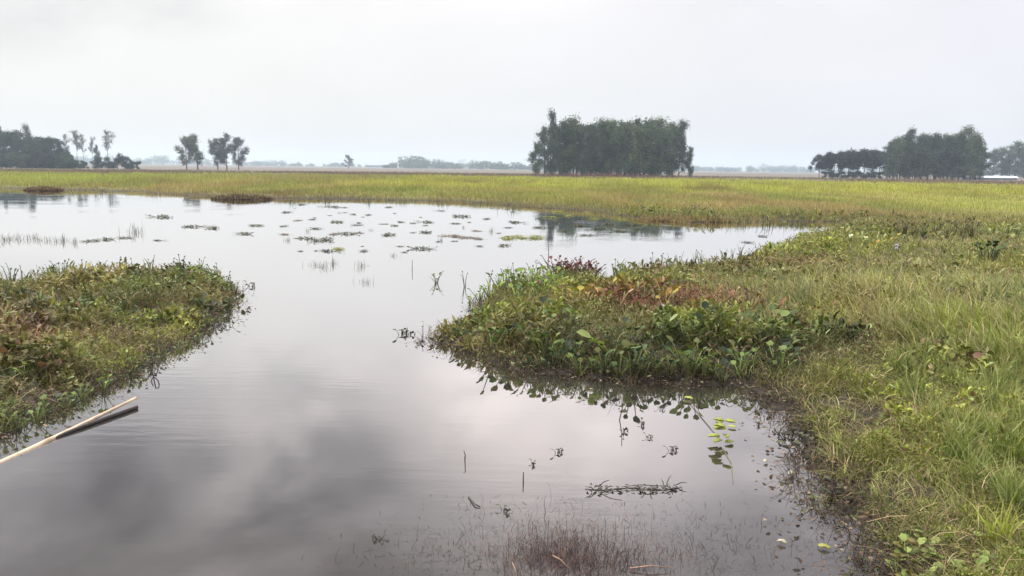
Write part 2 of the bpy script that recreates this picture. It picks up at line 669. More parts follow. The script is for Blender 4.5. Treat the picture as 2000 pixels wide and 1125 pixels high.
def field_grass():
    g = Geo()
    x, y = scatter(330000, 24, 112, -44, 44, 1.75)
    d = land(x, y)
    k = (d > -.25) & (y > 24)
    x, y, d = x[k], y[k], d[k]
    q = y * (1 + .15 * (fbm(x * .06, y * .03, 90) - .5))
    hgt = (.20 + .30 * fbm(x * .25, y * .2, 41)) * (.6 + .4 * sstep(0, 3, d)) * RNG.uniform(.6, 1.3, len(x))
    hgt *= (.75 + .5 * sstep(45, 70, y)) * (.55 + .9 * fbm(x * .9, y * .5, 47))
    smooth_lawn = sstep(13, 22, x) * sstep(62, 40, y)
    hgt *= 1 - .45 * smooth_lawn
    P = np.stack([x, y, np.maximum(height(x, y, d), -.05)], 1)
    a = fbm(x * .12, y * .05, 43)[:, None]
    b = fbm(x * .5, y * .35, 44)[:, None]
    bright = srgb(172, 174, 78)
    olive = srgb(146, 144, 82)
    tan = srgb(160, 142, 100)
    green = srgb(122, 138, 68)
    pale = srgb(170, 172, 92)
    band = sstep(46, 62, q)[:, None] * sstep(.25, .6, sstep(-.55, .25, x / y))[:, None]
    c = olive + (tan - olive) * sstep(.45, .65, a)
    c = c + (green - c) * sstep(.5, .7, b) * .7
    c = c + (bright - c) * band * (.35 + .65 * sstep(.35, .6, a * .4 + b * .6))
    c = c + (tan * .8 - c) * (sstep(3, .2, d) * .7)[:, None]
    c = c + (pale - c) * smooth_lawn[:, None] * .8
    c = c + (srgb(150, 158, 78) - c) * (sstep(-.2, -.5, x / y) * sstep(48, 70, y))[:, None] * .8
    c = c * (.72 + .56 * fbm(x * .45, y * .16, 48))[:, None]
    c = c + (srgb(122, 100, 76) - c) * (sstep(.6, .78, fbm(x * .3, y * .12, 49)) * .6)[:, None]
    c = c * RNG.normal(1, .24, (len(x), 1)).clip(.5, 1.7)
    blades(g, P, hgt, RNG.uniform(.010, .022, len(x)) * (y / 28), RNG.uniform(0, 6.28, len(x)), RNG.uniform(.1, .6, len(x)), c, c * 1.12)
    o = g.build('field_grass', M_GRASS)
    tag(o, 'yellow-green grass covering the flat field beyond the water', 'grass', kind='stuff')


field_grass()


def dry_weeds():
    g = Geo()
    x, y = scatter(70000, 98, 190, -42, 42, 1.6)
    k = fbm(x * .05, y * .05, 50) + RNG.normal(0, .05, len(x)) > .36
    x, y = x[k], y[k]
    h = RNG.uniform(.15, .45, len(x)) * (.6 + .8 * fbm(x * .08, y * .08, 51))
    cx, cy = at_depth(1200, 150)
    near = np.exp(-(((x - cx) / 14) ** 2 + ((y - cy) / 9) ** 2))
    cx2, cy2 = at_depth(1815, 172)
    near = np.maximum(near, np.exp(-(((x - cx2) / 6) ** 2 + ((y - cy2) / 8) ** 2)))
    h = h * (1 + 2.0 * near)
    a = fbm(x * .07, y * .07, 52)[:, None]
    c = srgb(128, 104, 92) + (srgb(120, 116, 84) - srgb(128, 104, 92)) * sstep(.4, .6, a)
    c = c + (srgb(150, 104, 104) - c) * near[:, None] * .8
    c = c * RNG.normal(1, .15, (len(x), 1)).clip(.6, 1.5)
    blades(g, np.stack([x, y, height(x, y)], 1), h, RNG.uniform(.06, .14, len(x)), RNG.uniform(0, 6.28, len(x)), .4, c)
    o = g.build('dry_weeds', M_DRY)
    tag(o, 'reddish brown dry weeds in a strip behind the green field', 'weeds', kind='stuff')


dry_weeds()

GREEN_DK = srgb(44, 60, 34)
GREEN_MD = srgb(108, 120, 60)
GREEN_YL = srgb(142, 150, 62)
GREEN_PL = srgb(150, 164, 108)
OLIVE = srgb(130, 122, 72)
BROWN = srgb(120, 92, 72)
STRAW = srgb(176, 156, 118)
RED = srgb(112, 52, 54)
YELLOW = srgb(200, 172, 66)


def zone_colour(x, y):
    """what grows where on the near mats and bank: weights from soft patches and noise"""
    a = fbm(x * .9, y * .7, 60)[:, None]
    b = fbm(x * 2.6, y * 2.2, 61)[:, None]
    c = GREEN_MD + (OLIVE - GREEN_MD) * sstep(.42, .62, a)
    c = c + (GREEN_DK - c) * sstep(.5, .72, b) * .8
    c = c + (GREEN_YL - c) * sstep(.56, .7, 1 - a) * .55

    def z(col, px, py, rx, ry, k=1.0):
        nonlocal c
        w = np.clip(blob(x, y, px, py, rx, ry)[:, None] * (.65 + .7 * b) * k, 0, 1)
        c = c + (col - c) * w
    z(GREEN_YL, 1600, 485, 1.6, 2.6, 1.0)
    z(GREEN_YL, 1700, 780, .4, .7, .9)
    z(GREEN_YL, 1760, 900, .5, .6, .9)
    z(GREEN_YL, 1960, 820, .7, .9, .6)
    z(GREEN_DK, 1120, 700, 1.0, .45, 1.2)
    z(GREEN_DK, 1430, 705, 1.0, .45, 1.2)
    z(GREEN_DK, 900, 650, .35, .25, .6)
    z(GREEN_MD, 1000, 575, .5, .8, .8)
    rust = srgb(120, 68, 60)
    z(rust, 1380, 600, 1.0, .8, 1.2)
    z(rust, 1250, 610, .8, .7, 1.2)
    z(OLIVE, 1500, 545, 2.2, 2.0, .7)
    z(BROWN, 1600, 530, 1.4, 1.0, .6)
    z(STRAW, 1830, 580, 1.1, 1.4, .45)
    z(BROWN, 1980, 660, .6, .7, .7)
    z(BROWN, 1500, 750, .4, .2, .8)
    z(BROWN, 60, 680, .7, .6, 1.2)
    z(STRAW, 20, 640, .5, .35, .6)
    z(GREEN_YL, 340, 640, .6, .45, .9)
    z(GREEN_YL, 200, 690, .5, .4, .6)
    z(GREEN_DK, 220, 610, .6, .45, .7)
    z(GREEN_DK, 90, 750, .8, .35, .6)
    z(GREEN_DK, 60, 800, .8, .3, .6)
    return c


def cover_points(n, r0, r1, a0, a1, p, which, edge=.0):
    x, y = scatter(n, r0, r1, a0, a1, p)
    d = land(x, y)
    inside = poly_sd(MAT, x, y) > -.6
    k = (d > edge) & (inside if which == 'mat' else ~inside)
    return x[k], y[k], d[k]


def hummocks(x, y):
    """uneven growth: tufts and hollows a hand to an arm wide"""
    return np.clip(.55 * fbm(x * 2.4, y * 2.0, 70) + .45 * vnoise(x * 7.5, y * 6.5, 71), 0, 1)


def weedy_cover(name, which, n, r0, r1, a0, a1, label):
    """low leafy weeds: many small leaves on short stalks, with thin stems between"""
    g = Geo()
    x, y, d = cover_points(n, r0, r1, a0, a1, 2.1, which, -.06)
    r = np.hypot(x, y)
    hm = hummocks(x, y)
    ragged = sstep(-.06, .25, d) * .8 + .2
    keep = RNG.random(len(x)) < .75 * sstep(.26, .55, hm) * ragged * (1 - .75 * np.clip(sstep(.6, 2.6, d) * sstep(1.5, 3.5, x), 0, 1))
    x, y, d, r, hm = x[keep], y[keep], d[keep], r[keep], hm[keep]
    m = len(x)
    hh = (.015 + .25 * sstep(.32, .78, hm)) * (.3 + .7 * sstep(0, .4, d))
    hh = hh * (1 + .35 * blob(x, y, 1150, 680, 1.0, .6) + .3 * blob(x, y, 1000, 570, .6, .8))
    low = np.clip(blob(x, y, 1720, 800, .5, .8) + blob(x, y, 1830, 1085, .7, .4) + blob(x, y, 1700, 930, .5, .6), 0, 1)
    hh = hh * (1 - .6 * low)
    zt = height(x, y, d)
    lift = hh * RNG.random(m) ** .42
    P = np.stack([x, y, np.maximum(zt, 0) + lift], 1)
    az = RNG.uniform(0, 6.28, m)
    el = RNG.uniform(-.1, 1.35, m)
    D = np.stack([np.cos(az) * np.cos(el), np.sin(az) * np.cos(el), np.sin(el)], 1)
    Nn = unit(np.stack([-np.cos(az) * np.sin(el), -np.sin(az) * np.sin(el), np.cos(el)], 1) + RNG.normal(0, .5, (m, 3)))
    patch = fbm(x * 1.1, y * 1.0, 77)
    ln = (.014 + .045 * RNG.random(m) ** 1.6) * (r / 7) ** .5 * (.55 + .95 * sstep(.3, .7, patch))
    per_plant = .4 + 1.15 * vnoise(x * 11, y * 11, 73)
    c = zone_colour(x, y) * (per_plant * (1.25 - .5 * sstep(.35, .65, fbm(x * 1.6, y * 1.4, 78))) * RNG.normal(1, .2, m).clip(.5, 1.6))[:, None]
    odd = RNG.random(m)
    kind = vnoise(x * 5, y * 5, 74)
    c[(odd < .25) & (kind > .72)] = STRAW * .85
    c[(odd < .3) & (kind < .22)] = BROWN
    c[odd > .95] = GREEN_PL
    thin = kind[:, None] > (.5 if which == 'mat' else .34)
    wd = ln * np.where(thin[:, 0], RNG.uniform(.2, .4, m), RNG.uniform(.5, .85, m))
    leaves(g, P, D, Nn, ln * np.where(thin[:, 0], 1.4, 1), wd, c)
    k = RNG.random(m) < .5
    Pb = P[k].copy()
    Pb[:, 2] = np.maximum(zt[k], -.02)
    cs = zone_colour(x[k], y[k]) * .7 + .2 * STRAW + .1 * BROWN
    blades(g, Pb, lift[k] + RNG.uniform(0, .09, k.sum()), .0045 * (r[k] / 7) ** .6, RNG.uniform(0, 6.28, k.sum()), RNG.uniform(.1, 1.2, k.sum()), cs * RNG.normal(1, .2, (k.sum(), 1)).clip(.5, 1.6), prof=(1, .9, .8, .4))
    # matted dead and living stems lying through the growth
    x, y, d = cover_points(n // (7 if which == 'mat' else 13), r0, min(r1, 20), a0, a1, 2.0, which, .05)
    k = RNG.random(len(x)) < .25 + .75 * sstep(.45, .65, fbm(x * 1.4, y * 1.2, 79))
    x, y, d = x[k], y[k], d[k]
    r = np.hypot(x, y)
    hm = hummocks(x, y)
    cs = np.array([srgb(150, 122, 92), srgb(112, 84, 66), srgb(176, 156, 118), srgb(108, 104, 62), srgb(84, 62, 52)])[RNG.integers(5, size=len(x))]
    blades(g, np.stack([x, y, height(x, y, d) + .26 * sstep(.32, .78, hm) * sstep(0, .4, d) * RNG.uniform(.3, .9, len(x))], 1), RNG.uniform(.05, .13, len(x)), .005 * (r / 6) ** .6,
           RNG.uniform(0, 6.28, len(x)), RNG.uniform(.8, 2.4, len(x)), cs * RNG.normal(1, .2, (len(x), 1)).clip(.5, 1.5), droop=.35, prof=(1, .9, .8, .4))
    # dead stems and roots hanging over the waterline
    x, y, d = cover_points(n // 6, r0, min(r1, 15), a0, a1, 2.0, which, -.12)
    k = (d < .32) & (RNG.random(len(x)) < .8)
    x, y, d = x[k], y[k], d[k]
    r = np.hypot(x, y)
    cs = np.array([srgb(66, 50, 42), srgb(44, 36, 32), srgb(100, 78, 62), srgb(60, 58, 40)])[RNG.integers(4, size=len(x))]
    blades(g, np.stack([x, y, np.maximum(height(x, y, d), -.01)], 1), RNG.uniform(.04, .17, len(x)), .004 * (r / 6) ** .6, RNG.uniform(0, 6.28, len(x)),
           RNG.uniform(.4, 2.0, len(x)), cs, droop=.45, prof=(1, .9, .8, .4))
    o = g.build(name, M_LEAF)
    tag(o, label, 'plants', kind='stuff')


weedy_cover('mat_foliage', 'mat', 330000, 3.4, 18, -60, -6, 'dense low leafy weeds covering the floating mat left of the channel')
weedy_cover('bank_foliage', 'bank', 620000, 2.2, 32, -12, 55, 'dense low leafy weeds covering the bank right of the channel')


def bank_grass():
    g = Geo()
    x, y, d = cover_points(380000, 2.0, 34, -6, 58, 2.0, 'bank', .08)
    r = np.hypot(x, y)
    # grass is densest away from the water and towards the right
    dens = .16 + .84 * sstep(.3, 2.0, d + x * .2 - .8 + (fbm(x * .8, y * .8, 80) - .5) * 2.0)
    dens = np.maximum(dens, .75 * np.clip(blob(x, y, 1720, 800, .5, .8) + blob(x, y, 1730, 930, .5, .6), 0, 1))
    dens *= .08 + .92 * sstep(.36, .6, hummocks(x * .8, y * .8))
    dens *= 1 - .75 * np.clip(blob(x, y, 1350, 610, 1.6, 1.0) + blob(x, y, 1100, 650, 1.3, .8), 0, 1)
    k = RNG.random(len(x)) < dens
    x, y, d, r = x[k], y[k], d[k], r[k]
    m = len(x)
    b = fbm(x * 1.1, y * .9, 81)
    tall = sstep(.8, 2.6, d) * sstep(1.6, 3.4, x) * sstep(13, 7, y)
    h = (.08 + .17 * b + .31 * tall * (.35 + .9 * fbm(x * .7, y * .7, 82))) * RNG.uniform(.5, 1.25, m)
    low = np.clip(blob(x, y, 1720, 800, .5, .8) + blob(x, y, 1790, 1060, .55, .5) + blob(x, y, 1700, 930, .4, .5), 0, 1)
    h *= 1 - .55 * low
    az = 2.6 + RNG.normal(0, 1.2, m) + (fbm(x * .5, y * .5, 83) - .5) * 5
    c = zone_colour(x, y)
    c = c + (srgb(160, 170, 92) - c) * (.45 + .2 * tall)[:, None]
    c = c + (GREEN_YL - c) * (sstep(.5, .65, fbm(x * .6, y * .6, 84)) * .6)[:, None]
    c = c + (srgb(92, 112, 66) - c) * (sstep(.5, .7, fbm(x * .9, y * .9, 85)) * .6)[:, None]
    c = c + (srgb(146, 128, 92) - c) * (sstep(.58, .72, fbm(x * 1.3, y * 1.0, 86)) * .45)[:, None]
    c *= (.7 + .6 * vnoise(x * 5, y * 4, 87))[:, None]
    c *= RNG.normal(1, .3, (m, 1)).clip(.4, 1.8)
    o1 = RNG.random(m)
    c[o1 < .11] = STRAW * RNG.uniform(.6, 1.2, ((o1 < .11).sum(), 1))
    P = np.stack([x, y, height(x, y, d) - .01], 1)
    blades(g, P, h, RNG.uniform(.004, .0125, m) * (r / 6) ** .6, az, RNG.uniform(.15, 1.05, m), c,
           np.where((RNG.random(m) < .22)[:, None], STRAW * .9, c * 1.15 + .008), droop=.45)
    # dead thatch lying between the tufts
    x, y, d = cover_points(48000, 2.0, 22, -6, 58, 2.0, 'bank', .15)
    r = np.hypot(x, y)
    m = len(x)
    cs = np.array([srgb(146, 134, 90), srgb(116, 100, 70), srgb(166, 158, 108), srgb(104, 104, 62)])[RNG.integers(4, size=m)] * RNG.normal(1, .2, (m, 1)).clip(.5, 1.5)
    blades(g, np.stack([x, y, height(x, y, d) + RNG.uniform(0, .05, m)], 1), RNG.uniform(.04, .12, m), RNG.uniform(.003, .008, m) * (r / 6) ** .6,
           RNG.uniform(0, 6.28, m), RNG.uniform(1.0, 2.6, m), cs, droop=.3)
    o = g.build('bank_grass', M_GRASS)
    tag(o, 'tangled green and straw coloured grass over the right bank', 'grass', kind='stuff')


bank_grass()


def mat_grass():
    g = Geo()
    x, y, d = cover_points(26000, 3.4, 17, -60, -6, 2.0, 'mat', .1)
    r = np.hypot(x, y)
    m = len(x)
    c = zone_colour(x, y)
    brown = np.clip(blob(x, y, 60, 680, .8, .6) * 1.3, 0, 1)
    c = c + (STRAW * .8 - c) * (RNG.random(m) < .25 + .5 * brown)[:, None] * .8
    c *= RNG.normal(1, .2, (m, 1)).clip(.5, 1.7)
    P = np.stack([x, y, height(x, y, d)], 1)
    blades(g, P, RNG.uniform(.06, .24, m), RNG.uniform(.003, .007, m) * (r / 6) ** .5, RNG.uniform(0, 6.28, m), RNG.uniform(.3, 1.4, m), c, droop=.5)
    o = g.build('mat_grass', M_GRASS)
    tag(o, 'thin green and dry grass stems among the weeds of the left mat', 'grass', kind='stuff')


mat_grass()

# ------------------------------------------------------------------ trees
def make_trunk(h, r, forks, rng, lean=.04, col=(.12, .10, .085)):
    g = Geo()
    col = np.array(col)
    p = np.zeros((7, 3))
    for i in range(7):
        t = i / 6
        p[i] = (math.sin(t * 2.1 + rng.random()) * lean * h * t, math.cos(t * 1.7) * lean * h * t * .6, h * .93 * t)
    tube(g, p, r * np.linspace(1, .15, 7), col, 6)
    tips = []
    for f0, az, ln, up in forks:
        i = f0 * 6
        a = int(i)
        b0 = p[a] + (p[min(a + 1, 6)] - p[a]) * (i - a)
        d = np.array([math.cos(az), math.sin(az), up])
        d /= np.linalg.norm(d)
        q = [b0, b0 + d * ln * .5 + [0, 0, .04 * ln], b0 + d * ln + [0, 0, .16 * ln]]
        tube(g, q, r * (1.1 - f0) * np.array([.5, .33, .1]), col, 5)
        tips.append(q[2])
        tips.append(q[1])
    return g, np.array(tips), p


def make_crown(clumps, per, leaf, cols, rng, droop=.5, aspect=.55):
    g = Geo()
    for (cx, cy, cz, rx, rz) in clumps:
        n = max(12, int(per * rx * rz))
        u = unit(rng.normal(0, 1, (n, 3)))
        rad = rng.random(n) ** .45
        rad = rad * (1 + .25 * rng.normal(0, 1, n))
        P = np.array([cx, cy, cz]) + u * rad[:, None] * np.array([rx, rx, rz])
        D = unit(rng.normal(0, 1, (n, 3)) + u * .6 - np.array([0, 0, droop]))
        S = unit(np.cross(D, rng.normal(0, 1, (n, 3)) + 1e-3))
        ln = leaf * rng.uniform(.6, 1.4, n)
        base = cols[rng.integers(len(cols))] * rng.uniform(.8, 1.25)
        c = base * rng.normal(1, .22, (n, 1)).clip(.5, 1.7)
        quads_leaf(g, P, D, S, ln, ln * aspect, c)
    return g


def tree_proto(name, h, seed, style):
    rng = np.random.default_rng(seed)
    blue = [np.array(c) * 1.15 for c in ((.042, .064, .044), (.052, .074, .048), (.036, .056, .044), (.062, .080, .052), (.050, .062, .052))]
    dark = [np.array(c) * 0.75 for c in ((.026, .046, .034), (.034, .056, .036), (.022, .040, .034), (.044, .066, .040))]
    navy = [np.array(c) * 0.8 for c in ((.022, .030, .034), (.026, .036, .038), (.020, .028, .030))]
    grey = [np.array(c) * 0.9 for c in ((.060, .070, .052), (.072, .080, .060), (.052, .062, .050), (.085, .080, .064))]
    forks, clumps = [], []
    root = empty(name)
    if style == 'grove':
        for i in range(11):
            f0 = .07 + .08 * i
            forks.append((min(f0, .93), rng.uniform(0, 6.28), h * (.19 - .08 * f0) * rng.uniform(.6, 1.2), rng.uniform(.5, 1.2)))
        g, tips, p = make_trunk(h, h * .013, forks, rng, .03)
        for t in tips:
            clumps.append((t[0], t[1], t[2], h * rng.uniform(.05, .105), h * rng.uniform(.06, .115)))
        clumps.append((p[6][0], p[6][1], h * .92, h * .06, h * .075))
        crown = make_crown(clumps, 250, .32, blue, rng, .9, .42)
    elif style == 'open':
        for i in range(9):
            f0 = .10 + .09 * i
            forks.append((min(f0, .9), rng.uniform(0, 6.28), h * rng.uniform(.16, .30) * (1.15 - .5 * f0), rng.uniform(.7, 1.5)))
        g, tips, p = make_trunk(h, h * .016, forks, rng, .05)
        for t in tips:
            clumps.append((t[0], t[1], t[2], h * rng.uniform(.06, .11), h * rng.uniform(.07, .12)))
        clumps.append((p[6][0], p[6][1], h * .92, h * .06, h * .08))
        crown = make_crown(clumps, 230, .34, grey, rng, .5, .5)
    elif style == 'spindly':
        for i in range(6):
            forks.append((.5 + .08 * i, rng.uniform(0, 6.28), h * rng.uniform(.07, .13), rng.uniform(.4, 1.4)))
        g, tips, p = make_trunk(h, h * .009, forks, rng, .07)
        for t in tips[::1]:
            if t[2] > h * .5:
                clumps.append((t[0] * 1.3, t[1] * 1.3, t[2], h * rng.uniform(.04, .10), h * rng.uniform(.05, .11)))
                clumps.append((t[0] * .5, t[1] * .5, t[2] - h * .06, h * .03, h * .07))
        clumps.append((p[6][0], p[6][1], h * .93, h * .05, h * .075))
        crown = make_crown(clumps, 105, .30, grey, rng, .6, .5)
    elif style == 'dome':
        for i in range(9):
            forks.append((.2 + .07 * i, rng.uniform(0, 6.28), h * rng.uniform(.25, .4), rng.uniform(.3, 1.2)))
        g, tips, p = make_trunk(h * .85, h * .025, forks, rng, .03)
        for i in range(34):
            a = rng.uniform(0, 6.28)
            e = rng.uniform(-.15, 1.0)
            rr = h * rng.uniform(.22, .42)
            cz = h * (.30 + .56 * max(e, -.1))
            k = math.sqrt(max(.08, 1 - max(e, 0) ** 2))
            clumps.append((math.cos(a) * rr * k, math.sin(a) * rr * k, cz, h * rng.uniform(.09, .15), h * rng.uniform(.08, .12)))
        for i in range(10):
            a = rng.uniform(0, 6.28)
            clumps.append((math.cos(a) * h * .36, math.sin(a) * h * .36, h * rng.uniform(.06, .2), h * .12, h * .09))
        crown = make_crown(clumps, 190, .40, dark, rng, .2, .6)
    elif style == 'flat':
        for i in range(8):
            forks.append((.45 + .055 * i, rng.uniform(0, 6.28), h * rng.uniform(.3, .48), rng.uniform(.3, .8)))
        g, tips, p = make_trunk(h * .9, h * .018, forks, rng, .05, (.06, .055, .05))
        for i in range(24):
            a = rng.uniform(0, 6.28)
            rr = h * .42 * math.sqrt(rng.random())
            clumps.append((math.cos(a) * rr, math.sin(a) * rr, h * rng.uniform(.42, .90) - rr * .15, h * rng.uniform(.10, .16), h * rng.uniform(.09, .13)))
        crown = make_crown(clumps, 230, .34, navy, rng, .2, .6)
    else:  # bush
        for i in range(7):
            forks.append((.1 + .1 * i, rng.uniform(0, 6.28), h * rng.uniform(.4, .7), rng.uniform(.4, 1.2)))
        g, tips, p = make_trunk(h * .7, h * .03, forks, rng, .05)
        for i in range(22):
            a = rng.uniform(0, 6.28)
            rr = h * .75 * math.sqrt(rng.random())
            clumps.append((math.cos(a) * rr, math.sin(a) * rr, h * rng.uniform(.12, 1.0) * (1.0 - .45 * rr / (.75 * h)), h * .19, h * .16))
        crown = make_crown(clumps, 420, .26, dark if seed % 2 else navy, rng, .2, .6)
    g.build('trunk', M_BARK, root)
    crown.build('crown', M_CROWN, root)
    root['h'] = h
    return root


PROTO = {}
USED = set()
for style, n, h in (('grove', 6, 12.0), ('open', 4, 10.0), ('spindly', 3, 12.0), ('dome', 3, 11.0), ('flat', 3, 7.0), ('bush', 2, 4.0)):
    nm = {'grove': 'grove_tree', 'open': 'open_tree', 'spindly': 'spindly_tree', 'dome': 'dense_tree', 'flat': 'dark_tree', 'bush': 'bush'}[style]
    PROTO[style] = [tree_proto(nm, h, 100 + 13 * i + len(style) * 7, style) for i in range(n)]


def place_tree(style, px, depth, top, label, cat='tree', group=None, wide=1.0, i=None, zs=0.0):
    ps = PROTO[style]
    pr = ps[random.randrange(len(ps)) if i is None else i % len(ps)]
    if pr.name in USED:
        o = dup(pr)
    else:
        o = pr
        USED.add(pr.name)
    x, y = at_depth(px, depth)
    z = sz(x, y)
    hh = top_z(px, top, depth) - z
    s = hh / pr['h']
    o.location = (x, y, z)
    o.rotation_euler = (0, 0, random.uniform(0, 6.28))
    o.scale = (s * wide, s * wide, s)
    tag(o, label, cat, group)
    return o


# every prototype is used at least once, so nothing is left over at the origin
GR = 'trees of the central grove'
for k, (px, dp, top, lab, w) in enumerate([
    (1046, 156, 279, 'low leaning tree at the grove edge with leaves almost to the ground', 1.2),
    (1079, 150, 215, 'tall thin tree whose narrow tip stands above the grove edge', .6),
    (1064, 160, 244, 'medium slender tree just behind the low leaning tree of the grove', 1.2),
    (1326, 152, 230, 'tall tree with sky gaps low in its crown ending the central grove', .8),
    (1347, 158, 284, 'short drooping tree at the far end of the central grove', 1.0)]):
    place_tree('grove', px, dp, top, lab, group=GR, wide=w, i=k)
mid = 'slender grey-green tree packed inside the large central grove'
for k, (px, top) in enumerate([(1098, 224), (1112, 221), (1128, 226), (1143, 224), (1158, 224), (1174, 226), (1190, 226), (1206, 229), (1220, 226), (1236, 222),
                               (1250, 226), (1264, 223), (1280, 231), (1294, 242), (1307, 243), (1316, 246)]):
    place_tree('grove', px + random.uniform(-4, 4), random.uniform(146, 160), top + random.uniform(-4, 20), mid, group=GR, wide=random.uniform(.95, 1.25), i=k + 5)
for k, px in enumerate(range(1078, 1316, 15)):
    place_tree('grove', px + random.uniform(-4, 4), random.uniform(160, 172), 238 + random.uniform(-8, 12), mid, group=GR, wide=random.uniform(1.1, 1.4), i=k)

place_tree('open', 364, 215, 264, 'grey-green tree of the tight pair, the one with a narrow crown', wide=1.15, i=0)
place_tree('open', 386, 217, 261, 'rounder fuller tree of the tight pair beyond the field', wide=1.3, i=1)
place_tree('open', 425, 222, 269, 'low spreading tree of the three airy trees beside the pair', wide=1.15, i=2)
place_tree('open', 443, 220, 259, 'tallest of the three airy trees, with a bare forked trunk', wide=1.1, i=3)
place_tree('open', 466, 222, 266, 'airy tree of the three standing nearest the pale far treeline', wide=1.2, i=0)
place_tree('open', 681, 470, 302, 'small hazy tree standing alone against the pale horizon', wide=1.6, i=1)

W1 = 'trees of the dark wood'
for k, (px, dp, top, lab, w) in enumerate([
    (-70, 215, 245, 'dark tree of the wood cut by the picture edge', 1.1),
    (-25, 205, 250, 'dark tree of the wood cut by the picture edge', 1.1),
    (10, 210, 252, 'dark broad tree of the wood at the picture edge', 1.0),
    (38, 206, 250, 'flat-topped dark tree high in the wood beside the pointed one', 1.0),
    (78, 200, 261, 'bright-edged rounded tree on the falling shoulder of the dark wood', .95),
    (105, 196, 264, 'domed dark tree near the end of the wood', .9),
    (132, 194, 294, 'low dark tree at the foot of the wood, nearest the spindly trees', .9)]):
    place_tree('dome', px, dp, top, lab, group=W1, wide=w, i=k)
for k, (px, top) in enumerate([(60, 262), (92, 268), (120, 284), (-45, 256)]):
    place_tree('dome', px, 204 + k, top, 'dark rounded tree filling the middle of the dark wood', group=W1, wide=1.0, i=k + 1)
place_tree('bush', 86, 188, 287, 'rounded paler bush in front of the dark wood', 'bush', wide=.8, i=0)
place_tree('bush', 20, 190, 296, 'low dark bush in front of the wood at the picture edge', 'bush', wide=.9, i=1)
for k, (px, top) in enumerate([(-20, 292), (48, 290), (66, 298), (108, 292), (128, 304), (145, 311)]):
    place_tree('bush', px, 187 + k, top, 'dark bush in the undergrowth along the foot of the dark wood', 'bush', 'bushes along the foot of the wood', wide=1.15, i=1)
place_tree('grove', 58, 214, 243, 'small pointed treetop rising out of the dark wood', group=W1, wide=.7, i=1)
place_tree('grove', 3, 216, 244, 'slim tree rising behind the wood at the picture edge', group=W1, wide=.8, i=2)
for k, (px, dp, top, lab, w) in enumerate([
    (129, 232, 261, 'spindly tree rising just off the shoulder of the dark wood', .9),
    (151, 236, 251, 'tallest spindly tree with a leaning tuft of leaves', 1.0),
    (165, 236, 260, 'spindly tree with dark tufts between two taller neighbours', .9),
    (180, 240, 266, 'shorter spindly tree behind the small pointed one', .8),
    (210, 240, 251, 'lone spindly tree with one tuft on top above the low bushes', 1.0)]):
    place_tree('spindly', px, dp, top, lab, group='spindly trees beside the dark wood', wide=w, i=k)
place_tree('grove', 191, 226, 281, 'small pointed tree in grey brush under the spindly trees', wide=.8, i=4)
place_tree('bush', 229, 196, 295, 'large rounded dark bush at the end of the brush', 'bush', wide=.95, i=1)
place_tree('bush', 259, 198, 309, 'smaller dark bush joined to the large rounded one', 'bush', wide=.9, i=1)
place_tree('bush', 196, 208, 306, 'grey twiggy bush left of the large rounded bush', 'bush', wide=1.1, i=0)
place_tree('bush', 160, 205, 313, 'low grey bush at the foot of the spindly trees', 'bush', wide=1.0, i=0)

W2 = 'short dark trees of the far grove'
for k, (px, top) in enumerate([(1600, 299), (1613, 294), (1628, 293), (1643, 291), (1658, 290), (1673, 288), (1688, 287), (1703, 286), (1717, 288)]):
    lab = 'short navy-dark tree with a flat crown in the row beside the tall grove'
    if k == 0:
        lab = 'outermost short dark tree of the flat row, with an overhanging rounded crown'
    place_tree('flat', px, 196 + random.uniform(-4, 4), top, lab, group=W2, wide=.85, i=k)
for k, px in enumerate((1622, 1650, 1681, 1708)):
    place_tree('bush', px, 200, 330, 'low dark brush between the trunks of the flat tree row', 'bush', 'brush under the flat tree row', wide=1.3, i=1)
W3 = 'tall trees of the grove by the white shed'
for k, (px, top) in enumerate([(1733, 275), (1745, 268), (1758, 264), (1768, 268), (1776, 247), (1788, 262), (1800, 263), (1812, 262), (1825, 257), (1838, 258), (1851, 262),
                               (1862, 258), (1873, 258), (1884, 246), (1896, 262), (1906, 274), (1915, 286)]):
    lab = 'tall hazy green tree inside the grove next to the white shed'
    if k == 4:
        lab = 'tree of the shed grove whose tip stands above the flat row side'
    elif k == 13:
        lab = 'tallest tree of the shed grove, near its end by the white roof'
    elif k == 16:
        lab = 'small drooping last tree of the grove over the white shed'
    place_tree('grove', px, 186 + random.uniform(-6, 8), top, lab, group=W3, wide=random.uniform(1.15, 1.4), i=k)
for k, px in enumerate(range(1738, 1912, 15)):
    place_tree('grove', px, 200 + random.uniform(-4, 8), 272 + random.uniform(-6, 8), 'tall hazy green tree inside the grove next to the white shed', group=W3, wide=1.35, i=k + 2)
for k, (px, top, lab) in enumerate([(1938, 291, 'pale rounded tree behind the white shed'), (1956, 288, 'pale tree in the middle of the clump behind the shed'),
                                    (1983, 273, 'pale pointed tree, highest of the clump behind the shed'), (1972, 290, 'short pale tree under the pointed one behind the shed'),
                                    (2001, 286, 'pale tree behind the shed cut by the picture edge'), (2022, 284, 'pale tree behind the shed cut by the picture edge')]):
    place_tree('grove', px, 290 + k, top, lab, group='pale trees behind the white shed', wide=1.7, i=k)


